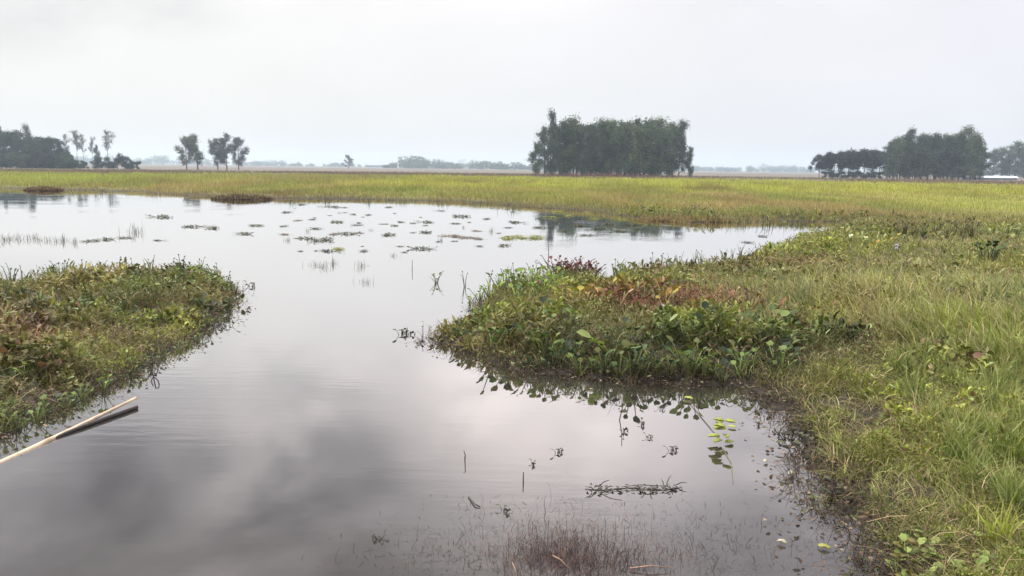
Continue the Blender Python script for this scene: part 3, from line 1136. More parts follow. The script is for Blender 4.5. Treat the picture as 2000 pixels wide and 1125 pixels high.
def treeline():
    g = Geo()
    rng = np.random.default_rng(5)
    cols = [np.array(c) for c in ((.05, .075, .06), (.06, .08, .06), (.045, .065, .06))]

    def prof(px):
        # height in photo pixels above the horizon line
        b = np.interp(px, [-200, 250, 290, 350, 420, 490, 530, 600, 720, 750, 790, 815, 840, 880, 900, 960, 1040, 1150, 1350, 1400, 1450, 1520, 1580, 1700, 2100],
                      [14, 12, 12, 10, 8, 12, 8, 6, 3, 4, 14, 22, 13, 10, 13, 10, 6, 8, 9, 9, 8, 11, 7, 9, 12])
        return np.maximum(2, b + 5 * (fbm(px * .035, px * 0, 7) - .5) * 2 + 3 * (vnoise(px * .16, px * 0, 9) - .5))
    for k in range(620):
        px = rng.uniform(-250, 2250)
        near = 745 < px < 1060 and rng.random() < .8
        dep = rng.uniform(700, 780) if near else rng.uniform(1100, 1300)
        hp = float(prof(np.array([px]))[0]) * rng.uniform(.4, 1.25)
        ht = EYE + hp * dep / F
        w = ht * rng.uniform(.35, .8) + 1.0
        n = int(30 + 26 * w)
        u = unit(rng.normal(0, 1, (n, 3))) * rng.random((n, 1)) ** .4
        P = np.array([(px - 1000) / F * dep, dep, ht * .55]) + u * np.array([w, w, ht * .46])
        m2 = n // 3
        P[:m2, 2] = rng.uniform(0, ht * .5, m2)
        D = unit(rng.normal(0, 1, (n, 3)))
        S = unit(np.cross(D, rng.normal(0, 1, (n, 3))))
        ln = rng.uniform(.9, 2.2, n)
        c = cols[rng.integers(3)] * rng.normal(1, .15, (n, 1))
        quads_leaf(g, P, D, S, ln, ln * .7, c)
    o = g.build('distant_treeline', M_CROWN)
    tag(o, 'blue hazy line of far-off trees along the horizon', 'wood', kind='stuff')


treeline()


def shed():
    x0, y0 = at_depth(1888, 205)
    x1, _ = at_depth(1988, 205)
    L_ = x1 - x0
    root = empty('white_shed', (x0, y0, .15))
    tag(root, 'long low shed with a bright white roof beyond the right field', 'shed')
    g = Geo()
    blue = np.array([.33, .36, .44])
    box(g, (0, 0, 0), (L_, .12, .62), blue)
    box(g, (0, 3.4, 0), (L_, 3.52, .62), blue)
    box(g, (0, .12, 0), (.12, 3.4, .62), blue)
    box(g, (L_ - .12, .12, 0), (L_, 3.4, .62), blue)
    g.build('wall', M_SHEET, root)
    g = Geo()
    w = np.array([.86, .88, .9])
    prof = [(-.35, .64), (.3, .85), (1.0, 1.02), (1.76, 1.08), (2.5, 1.02), (3.2, .85), (3.87, .64)]
    V = []
    for yy, zz in prof:
        for xx in (-.3, L_ + .3):
            V += [(xx, yy, zz), (xx, yy, zz - .06)]
    q = []
    for i in range(len(prof) - 1):
        a, b = i * 4, i * 4 + 4
        q += [(a, a + 2, b + 2, b), (a + 1, b + 1, b + 3, a + 3), (a, b, b + 1, a + 1), (a + 2, a + 3, b + 3, b + 2)]
    q += [(0, 1, 3, 2), (len(V) - 4, len(V) - 2, len(V) - 1, len(V) - 3)]
    g.add(V, w, q)
    g.build('roof', M_SHEET, root)
    for k in range(6):
        g = Geo()
        xx = L_ * (k + .5) / 6
        box(g, (xx - .06, -.05, 0), (xx + .06, -.004, .62), np.array([.2, .2, .22]))
        g.build('post', M_SHEET, root)


shed()

# ------------------------------------------------------------------ plants that stand out, heaps, floating things
def plant_proto(name, seed, nleaf, h, lsize, cols, roundness=.85, spread=.6, flower=None, dead=0.0):
    """a rosette plant: leaf blades on arching stalks (two parts), a flower spike if it has one"""
    rng = np.random.default_rng(seed)
    gs, gl = Geo(), Geo()
    for i in range(nleaf):
        az = i / nleaf * 6.28 * 2.6 + rng.uniform(-.4, .4)
        hh = h * rng.uniform(.55, 1.1)
        sp = spread * hh * rng.uniform(.4, 1.1)
        d = np.array([math.cos(az), math.sin(az), 0])
        a = d * .015
        b = d * sp * .45 + np.array([0, 0, hh * .55])
        c = d * sp + np.array([0, 0, hh])
        droopy = rng.random() < dead
        if droopy:
            c = d * sp * 1.3 + np.array([0, 0, hh * .45])
        sc = np.array(cols[rng.integers(len(cols))]) * rng.uniform(.8, 1.2)
        tube(gs, [a, b, c], [.008, .0065, .004], sc * .9 + np.array([.03, .025, .01]), 5)
        ax = unit((c - b)[None] + d * .06 * (1 if not droopy else .5))[0]
        if droopy:
            ax = unit(np.array([[d[0], d[1], -1.2]]))[0]
        nn = np.array([-d[0], -d[1], .8]) + rng.normal(0, .3, 3)
        ln = lsize * rng.uniform(.7, 1.25)
        leaves(gl, c[None], ax[None], nn[None], ln, ln * roundness * rng.uniform(.75, 1.05), sc, fold=.10 if not droopy else .3, curl=.12)
    root = empty(name)
    gs.build('stalks', M_STEM, root)
    gl.build('leaves', M_LEAF, root)
    if flower is not None:
        gf = Geo()
        n = 26
        u = rng.random(n)
        a = rng.uniform(0, 6.28, n)
        P = np.stack([.02 * np.cos(a), .02 * np.sin(a), h * .75 + u * h * .45], 1)
        D = np.stack([np.cos(a), np.sin(a), .5 + 0 * a], 1)
        leaves(gf, P, D, np.stack([0 * a, 0 * a, 1 + 0 * a], 1) + .01, .045, .032, np.array(flower) * rng.normal(1, .08, (n, 1)))
        tube(gf, [(0, 0, .02), (0, 0, h * 1.15)], [.007, .004], GREEN_MD, 5)
        gf.build('flower', M_PETAL, root)
    return root


G1 = [srgb(46, 66, 36), srgb(74, 98, 50), srgb(36, 50, 32), srgb(112, 130, 68), srgb(92, 98, 52)]
G2 = [srgb(96, 122, 58), srgb(130, 150, 62), srgb(70, 100, 54)]
GY = [srgb(152, 140, 58), srgb(132, 136, 60), srgb(168, 138, 62)]
BR = [srgb(92, 48, 48), srgb(118, 76, 62), srgb(70, 40, 42), srgb(170, 142, 108), srgb(128, 92, 58), srgb(88, 84, 52)]
RD = [srgb(78, 34, 40), srgb(98, 48, 52), srgb(60, 32, 36)]
LG = [srgb(112, 132, 66), srgb(140, 154, 84), srgb(90, 114, 62), srgb(128, 120, 70)]
KINDS = {
    'hyacinth': [plant_proto('hyacinth_plant', s, 9, .27, .085, G1, .9, .6) for s in (1, 2, 3)],
    'leafy': [plant_proto('leafy_plant', s, 7, .20, .07, G2, .75, .7) for s in (11, 12)],
    'sprig': [plant_proto('sprouting_stem', s, 4, .30, .05, [srgb(66, 84, 56), srgb(84, 96, 64)], .6, .35) for s in (21, 22)],
    'yellow': [plant_proto('yellowing_plant', s, 7, .24, .10, GY, .8, .7, dead=.2) for s in (31, 32)],
    'wilted': [plant_proto('wilted_plant', s, 9, .27, .085, BR, .45, .8, dead=.6) for s in (41, 42, 43)],
    'red': [plant_proto('red_weed', s, 16, .26, .07, RD, .6, .8) for s in (51,)],
    'broad': [plant_proto('broadleaf_plant', s, 8, .13, .085, LG, .85, 1.0) for s in (61, 62)],
    'flowering': [plant_proto('flowering_hyacinth', 71, 7, .25, .08, G1, .9, .6, flower=(.55, .46, .72))],
    'white': [plant_proto('white_flowering_plant', 72, 7, .22, .07, G2, .8, .6, flower=(.80, .80, .80))],
    'darkstalk': [plant_proto('dark_stalk_plant', s, 9, .5, .10, [srgb(60, 62, 44), srgb(84, 84, 56), srgb(104, 94, 66)], .5, .45, dead=.3) for s in (81, 82)],
}


def put(kind, x, y, label, cat, group=None, s=1.0, z=None, tilt=.12):
    ps = KINDS[kind]
    pr = ps[random.randrange(len(ps))]
    for q in ps:
        if q.name not in USED:
            pr = q
    if pr.name in USED:
        o = dup(pr)
    else:
        o = pr
        USED.add(pr.name)
    o.location = (x, y, max(sz(x, y), -.03) if z is None else z)
    o.rotation_euler = (random.uniform(-tilt, tilt), random.uniform(-tilt, tilt), random.uniform(0, 6.28))
    k = s * random.uniform(.8, 1.2)
    o.scale = (k, k, k)
    tag(o, label, cat, group)
    return o


def put_px(kind, px, py, *a, zz=.06, **k):
    p = gp(px, py, zz)
    return put(kind, p[0], p[1], *a, **k)


def along(pts, n, jit):
    pts = np.array(pts, float)
    seg = np.hypot(*np.diff(pts, axis=0).T)
    cum = np.concatenate([[0], np.cumsum(seg)])
    for u in np.linspace(0, cum[-1], n):
        yield np.interp(u, cum, pts[:, 0]) + random.uniform(-jit, jit), np.interp(u, cum, pts[:, 1]) + random.uniform(-jit * .6, jit * .6)


# dark green rosettes along the water edge of the right mat
for px, py in along([(900, 655), (990, 680), (1080, 700), (1180, 720), (1300, 725), (1420, 730), (1540, 725)], 34, 16):
    put_px('hyacinth', px, py, 'dark green round-leaved plant on the front edge of the right mat', 'water plant', 'dark green plants fronting the right mat', s=random.uniform(.55, .95))
for px, py in along([(1020, 655), (1120, 670), (1250, 690), (1380, 680), (1500, 680)], 22, 20):
    put_px('hyacinth', px, py, 'dark green round-leaved plant behind the front edge of the right mat', 'water plant', 'dark green plants behind the mat edge', s=random.uniform(.7, 1.0))
for px, py in along([(950, 590), (980, 570), (1040, 560), (1090, 580), (1020, 600)], 16, 14):
    put_px('leafy', px, py, 'bright green leafy plant on the corner of the right mat by open water', 'water plant', 'bright green plants on the mat corner', s=1.1)
for px, py in along([(1180, 625), (1240, 610), (1310, 605), (1390, 622), (1460, 640), (1540, 655), (1420, 600), (1300, 580), (1220, 590), (1180, 600), (1400, 630)], 72, 18):
    put_px('wilted', px, py, 'wilted red-brown plant with drooping leaves in the middle of the right mat', 'water plant', 'wilted plants on the right mat', s=random.uniform(.55, .95))
for px, py in ((1100, 600), (1130, 610), (1215, 582), (1220, 600), (1295, 612), (1310, 600), (1350, 625), (1170, 615)):
    put_px('yellow', px, py, 'yellowing plant among the wilted red-brown ones on the right mat', 'water plant', 'yellowing plants on the right mat', s=random.uniform(.65, .95))
put_px('broad', 1195, 705, 'pale green broad-leaved plant low on the front edge of the right mat', 'water plant', s=1.5)
put_px('broad', 1375, 655, 'bright lime plant beside the dark rosettes behind the lilac flower', 'water plant', s=1.3)
put_px('broad', 1540, 640, 'single lime green leafy plant at the end of the wilted patch', 'water plant', s=.9)
put_px('flowering', 1292, 660, 'hyacinth with a pale lilac flower among wilted and dark leaves', 'water plant', s=.75)
for px, py in ((1084, 538), (1096, 540), (1106, 537), (1116, 542), (1126, 538), (1136, 543), (1146, 541), (1156, 546), (1112, 548), (1130, 549)):
    put_px('red', px, py, 'dark crimson leafy weed in the clump on the far edge of the right mat', 'weed', 'crimson weeds on the far mat edge', s=random.uniform(.8, 1.35))
# thin sprigs that stand up against the water
for px, py in along([(960, 556), (1010, 548), (1075, 540), (1190, 546), (1240, 535), (1330, 520), (1420, 508), (1500, 490)], 36, 10):
    put_px('sprig', px, py, 'thin dark sprig standing up along the far edge of the right mat', 'sprig', 'sprigs on the far edge of the right mat', s=.85)
for px, py in along([(10, 562), (100, 550), (200, 544), (300, 538), (380, 538), (430, 548), (460, 570)], 40, 10):
    put_px('sprig', px, py, 'thin dark sprig standing up along the far edge of the left mat', 'sprig', 'sprigs on the far edge of the left mat', s=.85)
# left mat
for px, py in along([(20, 590), (120, 575), (250, 565), (380, 560), (440, 575), (400, 610), (300, 640), (180, 620), (90, 650), (200, 690), (100, 720), (20, 760)], 64, 22):
    put_px('hyacinth' if random.random() < .55 else 'leafy', px, py, 'green leafy plant growing within the left floating mat', 'water plant', 'leafy plants in the left mat', s=random.uniform(.35, .7) * (1 if py < 640 else .75))
for px, py in along([(455, 590), (430, 625), (380, 655), (300, 695), (240, 728), (150, 768), (60, 808), (5, 830)], 26, 8):
    put_px('hyacinth', px, py, 'dark leafy plant on the waterline of the left mat facing the channel', 'water plant', 'waterline plants of the left mat', s=random.uniform(.28, .5))
for px, py in ((40, 690), (75, 675), (95, 690), (60, 705), (20, 640), (55, 650)):
    put_px('wilted', px, py, 'brown wilted plant in the bare patch of the left mat', 'water plant', 'wilted plants of the left mat', s=.7)
# right bank features
for px, py in along([(1750, 462), (1790, 458), (1830, 462), (1870, 466), (1905, 462)], 18, 10):
    put_px('darkstalk', px, py, 'dark stalky plant in the row at the back of the right bank', 'plant', 'dark stalky plants behind the right bank', s=random.uniform(.5, 1.15), zz=.2)
for px, py in ((1625, 478), (1660, 478), (1690, 482)):
    put_px('white', px, py, 'small white flowering plant on the yellow-green weeds of the right bank', 'plant', 'white flowering plants', s=.8, zz=.15)
put_px('flowering', 1752, 505, 'bluish flowering plant in the gap below the dark stalky row', 'plant', s=1.0, zz=.15)
for px, py in ((1712, 492), (1728, 488), (1742, 478)):
    put_px('yellow', px, py, 'yellow leafy plant below the dark stalky row on the right bank', 'plant', 'yellow plants below the stalky row', s=.95, zz=.15)
for px, py in ((1918, 522), (1930, 524), (1940, 520)):
    put_px('hyacinth', px, py, 'dark green bushy plant in pale grass near the picture edge', 'plant', 'dark bushy plants in pale grass', s=1.3, zz=.2)
for px, py in along([(1740, 1090), (1790, 1060), (1850, 1090), (1920, 1060), (1990, 1100), (1760, 1120), (1880, 1125), (1960, 1130), (1830, 1040), (1760, 1060)], 52, 16):
    put_px('broad', px, py, 'pale broad-leaved weed at the foot of the right bank nearest the viewer', 'weed', 'broad-leaved weeds at the near bank', s=random.uniform(.26, .5), zz=.1, tilt=.4)


def tussock_proto(name, seed, n, h, col, tipc, w=.008, lean=.7):
    g = Geo()
    rng = np.random.default_rng(seed)
    P = np.stack([rng.normal(0, .05, n), rng.normal(0, .05, n), np.zeros(n)], 1)
    c = np.array(col) * rng.normal(1, .18, (n, 1)).clip(.6, 1.5)
    blades(g, P, h * rng.uniform(.55, 1.1, n), w * rng.uniform(.7, 1.2, n), rng.uniform(0, 6.28, n), lean * rng.uniform(.2, 1.2, n), c, np.array(tipc), .5, rng)
    return g.build(name, M_GRASS)


TUS = {
    'green': [tussock_proto('grass_tussock', s, 80, .50, srgb(112, 130, 70), srgb(158, 162, 98)) for s in (1, 2)],
    'lime': [tussock_proto('lime_tussock', s, 60, .40, srgb(150, 164, 70), srgb(172, 176, 86), .010) for s in (3,)],
    'straw': [tussock_proto('straw_tussock', s, 45, .38, srgb(176, 158, 112), srgb(196, 180, 140), .006) for s in (4, 5)],
}
KINDS.update(TUS)
for px, py in ((1860, 720), (1900, 745), (1950, 730), (1985, 760), (1925, 800), (1975, 850), (1880, 690), (1840, 660), (1960, 690), (1990, 930), (1900, 880), (1790, 740), (1760, 700), (1935, 640), (1990, 640), (1890, 800), (1930, 860), (1960, 900), (1840, 780), (1870, 840), (1995, 800), (1820, 700), (1945, 770), (1980, 700), (1915, 690)):
    put_px('green', px, py, 'tall green grass tussock leaning on the right bank', 'grass tussock', 'green tussocks on the right bank', s=random.uniform(.55, 1.0), zz=.3)
for px, py, lab in ((1962, 985, 'bright lime grass tussock near the picture edge, low on the bank'), (1985, 860, 'bright lime grass tussock higher up at the picture edge')):
    put_px('lime', px, py, lab, 'grass tussock', s=.8, zz=.28)
for px, py in ((1800, 610), (1830, 600), (1865, 605), (1890, 590), (1780, 590), (1845, 575), (1900, 620), (1760, 570), (1815, 565), (1870, 570), (1925, 580), (1950, 610), (1740, 610), (1700, 640), (1855, 640), (1790, 640), (1910, 650), (1975, 600), (1690, 590), (1650, 610)):
    put_px('straw', px, py, 'pale straw-topped grass tussock on the upper right bank', 'grass tussock', 'straw tussocks on the upper bank', s=random.uniform(.5, .9), zz=.25)
put_px('straw', 1815, 800, 'bent dry straw tuft over a dark hollow in the near bank', 'grass tussock', s=.9, zz=.2)


def heap(name, px, py, w, dd, h, label, seed, cols, n=2600):
    """a heap of dead reeds: a low mound bristling with stems"""
    rng = np.random.default_rng(seed)
    c0 = gp(px, py)
    root = empty(name, (c0[0], c0[1], 0))
    tag(root, label, 'debris heap')
    g = Geo()
    nr, na = 7, 28
    V = [(0, 0, h)]
    for i in range(1, nr):
        t = i / (nr - 1)
        for k in range(na):
            a = k / na * 6.283
            jag = 1 + .22 * math.sin(3 * a + seed) + .15 * rng.normal()
            V.append((w * t * jag * math.cos(a), dd * t * jag * math.sin(a), h * (1 - t ** 1.6) * rng.uniform(.75, 1.1) - .03 * t))
    q, tr = [], []
    for k in range(na):
        tr.append((0, 1 + k, 1 + (k + 1) % na))
        for i in range(nr - 2):
            a, b = 1 + i * na, 1 + (i + 1) * na
            q.append((a + k, b + k, b + (k + 1) % na, a + (k + 1) % na))
    g.add(V, np.array(cols[0]) * .7, q, tr)
    g.build('mound', M_GROUND, root)
    g = Geo()
    a = rng.uniform(0, 6.28, n)
    t = np.sqrt(rng.random(n))
    P = np.stack([w * t * np.cos(a) * 1.12, dd * t * np.sin(a) * 1.12, np.maximum(h * (1 - t ** 1.6) * .8, .0)], 1)
    c = np.array(cols)[rng.integers(len(cols), size=n)] * rng.normal(1, .2, (n, 1)).clip(.5, 1.6)
    blades(g, P, rng.uniform(.10, .5, n) ** 1.2 * min(1, h * 3.4), .018 * (np.linalg.norm(c0) / 30), rng.uniform(0, 6.28, n), rng.uniform(.4, 1.8, n), c, droop=.45, rng=rng)
    g.build('dead_stems', M_DRY, root)
    return root


heap('reed_heap', 472, 389, 1.4, .8, .19, 'wide dark brown heap of dead reeds at the far shore below the airy trees', 3, [srgb(86, 66, 54), srgb(140, 120, 84), srgb(74, 58, 52), srgb(116, 108, 66)])
heap('reed_heap', 86, 372, 1.0, .8, .19, 'small reddish brown heap of dead reeds below the dark wood', 4, [srgb(112, 80, 66), srgb(150, 124, 92), srgb(92, 66, 60), srgb(130, 122, 76)])
heap('reed_heap', 1345, 432, 1.7, .5, .12, 'low brown drift of dead weed on the shore below the central grove', 6, [srgb(136, 116, 80), srgb(112, 88, 68), srgb(146, 136, 88)])
heap('weed_heap', 1395, 612, .55, .3, .2, 'rust brown heap of dead leaves in the wilted patch of the right mat', 8, [srgb(140, 92, 74), srgb(110, 66, 58), srgb(170, 130, 96)], 700)
heap('weed_heap', 62, 705, .5, .34, .16, 'brown tangle of dead stems on the near part of the left mat', 9, [srgb(120, 92, 76), srgb(146, 112, 90), srgb(96, 78, 62)], 600)


def bamboo():
    tipz = .034
    tip = gp(266, 777, tipz)
    far = gp(120, 841, .03)
    d = far - tip
    L = np.linalg.norm(d)
    d /= L
    n = 60
    s = np.linspace(0, 3.1, n)
    pts = tip + d * s[:, None]
    pts[:, 2] += -.035 * np.sin(np.clip(s / 3.1, 0, 1) * math.pi)
    rad = .010 + .010 * np.clip(s / 1.6, 0, 1)
    k = np.arange(n) % 8 == 0
    rad = rad * np.where(k, 1.16, 1.0)
    c = np.tile(srgb(216, 192, 164, .66), (n, 1))
    c[k] *= .72
    root = empty('bamboo_pole', tip)
    tag(root, 'pale bamboo pole slanting over the water below the left mat', 'pole')
    g = Geo()
    tube(g, pts - tip, rad, np.repeat(c, 8, 0), 8)
    g.build('culm', M_BAMBOO, root, smooth=True)
    # dark stick added to stand for the pole's reflection, its end past the crossing
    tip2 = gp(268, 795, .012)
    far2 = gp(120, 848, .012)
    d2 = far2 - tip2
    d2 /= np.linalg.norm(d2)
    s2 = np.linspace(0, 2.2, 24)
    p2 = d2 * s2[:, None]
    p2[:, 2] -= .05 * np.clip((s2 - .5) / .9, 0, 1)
    root2 = empty('reflection_stick', tip2)
    tag(root2, 'dark stick on the water standing for the reflection of the pale bamboo pole', 'stick')
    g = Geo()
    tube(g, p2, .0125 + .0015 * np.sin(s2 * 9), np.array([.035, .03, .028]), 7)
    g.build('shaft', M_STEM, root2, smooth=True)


bamboo()


def curl_stem():
    c = gp(302, 722, .05)
    pts = []
    for i in range(9):
        t = i / 8
        p = gp(262 + 34 * t, 708 + 6 * math.sin(t * 2.5), .02 + .05 * math.sin(t * 3.1))
        pts.append(p)
    ctr = gp(302, 723, .05)
    for i in range(1, 15):
        a = 2.3 - i / 14 * 6.0
        pts.append(ctr + np.array([.030 * math.cos(a), .02 * math.sin(a), .052 * math.sin(a) + .01]))
    pts = np.array(pts)
    g = Geo()
    tube(g, pts - pts[0], .005, np.array([.05, .042, .04]), 5)
    o = g.build('curled_stem', M_STEM, loc=pts[0])
    tag(o, 'dark stem ending in a loop off the edge of the left mat', 'stem')


curl_stem()

# ---- floating leaves and weeds on the open water
def pad_proto(name, seed, col, n=1, size=.09, under=False):
    rng = np.random.default_rng(seed)
    g = Geo()
    for i in range(n):
        az = rng.uniform(0, 6.28)
        c = np.array([rng.normal(0, size * .8), rng.normal(0, size * .6), .008 + .012 * i]) if n > 1 else np.array([0, 0, .010])
        m = 14
        a = np.arange(m) / m * 6.283
        rr = size * (.5 + .06 * np.cos(2 * a) + .03 * rng.normal(0, 1, m))
        rim = np.stack([rr * np.cos(a), rr * .72 * np.sin(a), .010 * np.abs(np.sin(a)) + rng.normal(0, .002, m)], 1)
        ca, sa = math.cos(az), math.sin(az)
        rim = rim @ np.array([[ca, sa, 0], [-sa, ca, 0], [0, 0, 1]]) + c
        ctr = np.array([c + [0, 0, -.002]])
        low = np.concatenate([rim, ctr]) - [0, 0, .004]
        V = np.concatenate([rim, ctr, low])
        tr = [(m, k, (k + 1) % m) for k in range(m)] + [(2 * m + 1, m + 1 + (k + 1) % m, m + 1 + k) for k in range(m)]
        qd = [(k, m + 1 + k, m + 1 + (k + 1) % m, (k + 1) % m) for k in range(m)]
        g.add(V, np.array(col) * rng.uniform(.8, 1.15), qd, tr)
    return g.build(name, M_LEAF)


def tuft_proto(name, seed, nl, nb, spread, h, cols, lsz=.06):
    """a clump of floating weed: flat leaves and a few upright stems"""
    rng = np.random.default_rng(seed)
    g = Geo()
    P = np.stack([rng.normal(0, spread, nl), rng.normal(0, spread * .5, nl), rng.uniform(.004, h * .5, nl)], 1)
    az = rng.uniform(0, 6.28, nl)
    D = np.stack([np.cos(az), np.sin(az), rng.uniform(-.05, .7, nl)], 1)
    c = np.array(cols)[rng.integers(len(cols), size=nl)] * rng.normal(1, .2, (nl, 1)).clip(.5, 1.6)
    leaves(g, P, D, np.tile([0, 0, 1.0], (nl, 1)) + rng.normal(0, .3, (nl, 3)), lsz * rng.uniform(.7, 1.3, nl), lsz * .6, c)
    for q in P:                 # runners that tie the leaves into one clump
        tube(g, [(0, 0, -.012), (q[0] * .5, q[1] * .5, -.008), q], [.004, .003, .002], np.array(cols[0]) * .7, 3)
    if nb:
        P = np.stack([rng.normal(0, spread * .9, nb), rng.normal(0, spread * .4, nb), np.full(nb, -.03)], 1)
        blades(g, P, h * rng.uniform(.5, 1.2, nb), .010 + .12 * lsz * .3, rng.uniform(0, 6.28, nb), rng.uniform(0, .5, nb), np.array(cols[0]), rng=rng, prof=(1, .9, .7, .3))
    return g.build(name, M_LEAF)


DKW = [srgb(86, 90, 72), srgb(70, 70, 58), srgb(104, 108, 78)]
YGW = [srgb(150, 156, 80), srgb(130, 136, 74), srgb(160, 150, 92)]
BRW = [srgb(128, 100, 84), srgb(104, 84, 72), srgb(140, 128, 90)]
KINDS.update({
    'pad': [pad_proto('floating_leaf', 1, srgb(166, 172, 84), 1, .075), pad_proto('floating_leaf', 2, srgb(172, 170, 92), 1, .07)],
    'whitepad': [pad_proto('pale_leaf', 3, srgb(176, 172, 150), 1, .045)],
    'padcluster': [pad_proto('floating_leaf_cluster', 4, srgb(158, 166, 84), 11, .055)],
    'fleck': [tuft_proto('floating_weed', s, 46, 3, .16, .06, DKW, .05) for s in (11, 12, 13)],
    'flecky': [tuft_proto('yellowish_floating_weed', s, 70, 4, .22, .09, YGW, .055) for s in (14, 15)],
    'fleckb': [tuft_proto('brown_floating_weed', s, 60, 3, .25, .08, BRW, .055) for s in (16,)],
    'reed': [tuft_proto('reed_tuft', s, 4, 20, .22, .32, DKW, .07) for s in (17, 18)],
    'nearweed': [tuft_proto('drifting_sprig', s, 7, 2, .04, .07, [srgb(60, 58, 48), srgb(80, 82, 60)], .04) for s in (19, 20)],
})


def float_px(kind, px, py, lab, cat, group=None, s=1.0):
    p = gp(px, py, 0)
    return put(kind, p[0], p[1], lab, cat, group, s=s, z=.004, tilt=0)


GF = 'dark weeds scattered on the far water'
for px, py, s in ((645, 404, 1.2), (658, 434, 1.0), (617, 447, .9), (680, 457, 1.1), (625, 470, 1.2), (598, 466, .9), (643, 491, .7), (710, 491, .6), (783, 434, .8),
                  (832, 434, .9), (770, 441, .7), (832, 454, 1.0), (760, 459, 1.1), (900, 423, 1.4), (1008, 435, .9), (985, 480, .8), (500, 441, 1.1),
                  (478, 457, .9), (245, 465, .7), (210, 468, .8), (180, 471, .9), (315, 424, 1.4), (310, 470, .5), (555, 442, .6), (890, 437, .7), (950, 428, .8),
                  (720, 420, .8), (700, 440, .6), (560, 415, .9), (1085, 433, 1.0), (1130, 441, 1.1), (1170, 447, 1.2), (1210, 452, 1.0), (1100, 452, .9), (1150, 460, .8),
                  (1250, 448, 1.0), (1060, 445, .9), (1190, 438, 1.2), (1235, 440, 1.1), (1460, 474, .8), (1490, 462, .7), (860, 412, .8), (760, 405, .9), (590, 400, .9)):
    float_px('fleck', px, py, 'small dark patch of floating weed on the far open water', 'floating weed', GF, s)
for k in range(46):
    u = random.random()
    px, py = random.uniform(540, 1060), 400 + 95 * u ** 1.3
    float_px('fleck' if k % 3 else 'fleckb', px, py, 'tiny scrap of weed among the larger patches on the far water', 'floating weed', 'tiny weed scraps on the far water', random.uniform(.25, .6))
for px, py in ((612, 518), (632, 522), (652, 516), (706, 520), (712, 552), (640, 470), (690, 440), (725, 450), (860, 470), (600, 452), (905, 445), (960, 452), (560, 470), (770, 500)):
    float_px('reed', px, py, 'few thin stems poking out of the open channel', 'reeds', 'thin stems in the open channel', random.uniform(.25, .4))
float_px('fleck', 821, 486, 'single dark flat weed patch on the bright water beyond the lone plant', 'floating weed', None, 1.0)
float_px('fleck', 380, 443, 'dark elongated weed drift on the far water below the tight pair of trees', 'floating weed', None, 1.3)
float_px('fleck', 415, 446, 'short end piece of the dark weed drift below the airy trees', 'floating weed', None, 1.1)
float_px('flecky', 662, 487, 'olive floating weed patch left of the single dark flat patch', 'floating weed', None, .7)
for px, py in ((990, 466), (1010, 463), (1030, 466), (1050, 464)):
    float_px('flecky', px, py, 'yellow-green floating weed in the patch short of the grove reflection', 'floating weed', 'yellow-green weeds short of the grove reflection', .8)
for px, py in ((895, 463), (915, 465), (935, 467), (880, 461)):
    float_px('fleckb', px, py, 'brownish floating weed in the thin drift beside the yellow-green patch', 'floating weed', 'brownish weed drift', .6)
for px, py in ((1075, 425), (1110, 422), (1160, 428), (1210, 430), (1090, 415)):
    float_px('flecky', px, py, 'yellowish weed floating in the dark reflection of the grove', 'floating weed', 'weeds in the grove reflection', .9)
for k, (px, py) in enumerate(((5, 470), (25, 467), (45, 468), (65, 466), (85, 470), (105, 472), (125, 471), (145, 474))):
    float_px('reed', px, py, 'thin dark reed tuft in the row standing in water beyond the left mat', 'reeds', 'reed row beyond the left mat', .5)
float_px('reed', 262, 455, 'separate sparse reed tuft standing in water past the reed row', 'reeds', None, .7)
for px, py in ((640, 395), (720, 396), (790, 396), (860, 399), (930, 402), (1000, 410), (570, 394), (300, 382), (200, 379), (1500, 440), (1550, 438), (1450, 442)):
    float_px('reed', px, py, 'sparse reed tuft in the shallows along the far grassy shore', 'reeds', 'reeds along the far shore', 1.0)
p = gp(853, 553)
put('hyacinth', p[0], p[1], 'lone dark water plant floating by itself left of the right mat', 'water plant', None, s=.55, z=-.03)
p = gp(908, 560)
put('sprig', p[0], p[1], 'thin sprig in the water between the lone plant and the right mat', 'sprig', None, s=.7, z=-.03)
p = gp(918, 592)
put('leafy', p[0], p[1], 'small leafy plant floating just off the corner of the right mat', 'water plant', None, s=.6, z=-.03)
for px, py, lab in ((1140, 732, 'yellow-green floating leaf close under the dark front edge of the right mat'), (1345, 780, 'yellow floating leaf on the thin slanting stem below the right mat'),
                    (1430, 836, 'yellow floating leaf just above the leaf cluster'), (1610, 1072, 'yellow floating leaf by the near foot of the bank')):
    float_px('pad', px, py, lab, 'leaf', None, .85)
float_px('padcluster', 1405, 864, 'cluster of yellow-green floating leaves with a trailing root', 'leaf cluster', None, 1.0)
for px, py, lab in ((1495, 904, 'small pale leaf floating between the leaf cluster and the bank'), (1545, 929, 'small pale leaf floating close to the bank edge'),
                    (1527, 1063, 'tiny white leaf floating left of the near yellow leaf'), (1447, 702 + 50, 'pale leaf afloat against the bank end of the right mat')):
    float_px('whitepad', px, py, lab, 'leaf', None, 1.0)
for px, py in ((485, 606), (490, 559), (445, 637), (420, 642), (375, 662), (800, 655), (820, 672), (785, 652)):
    float_px('nearweed', px, py, 'small dark drifting sprig just off the edge of a plant mat', 'sprig', 'drifting sprigs off the mats', 1.2)
for px, py in ((1040, 908), (1090, 884), (1268, 855), (1312, 880), (1220, 845), (740, 1052), (985, 1000), (1290, 800), (1255, 830), (1480, 830), (1550, 870), (1450, 790), (1520, 845)):
    float_px('nearweed', px, py, 'tiny dark sprig on the near water below the right mat', 'sprig', 'tiny sprigs on the near water', .6)
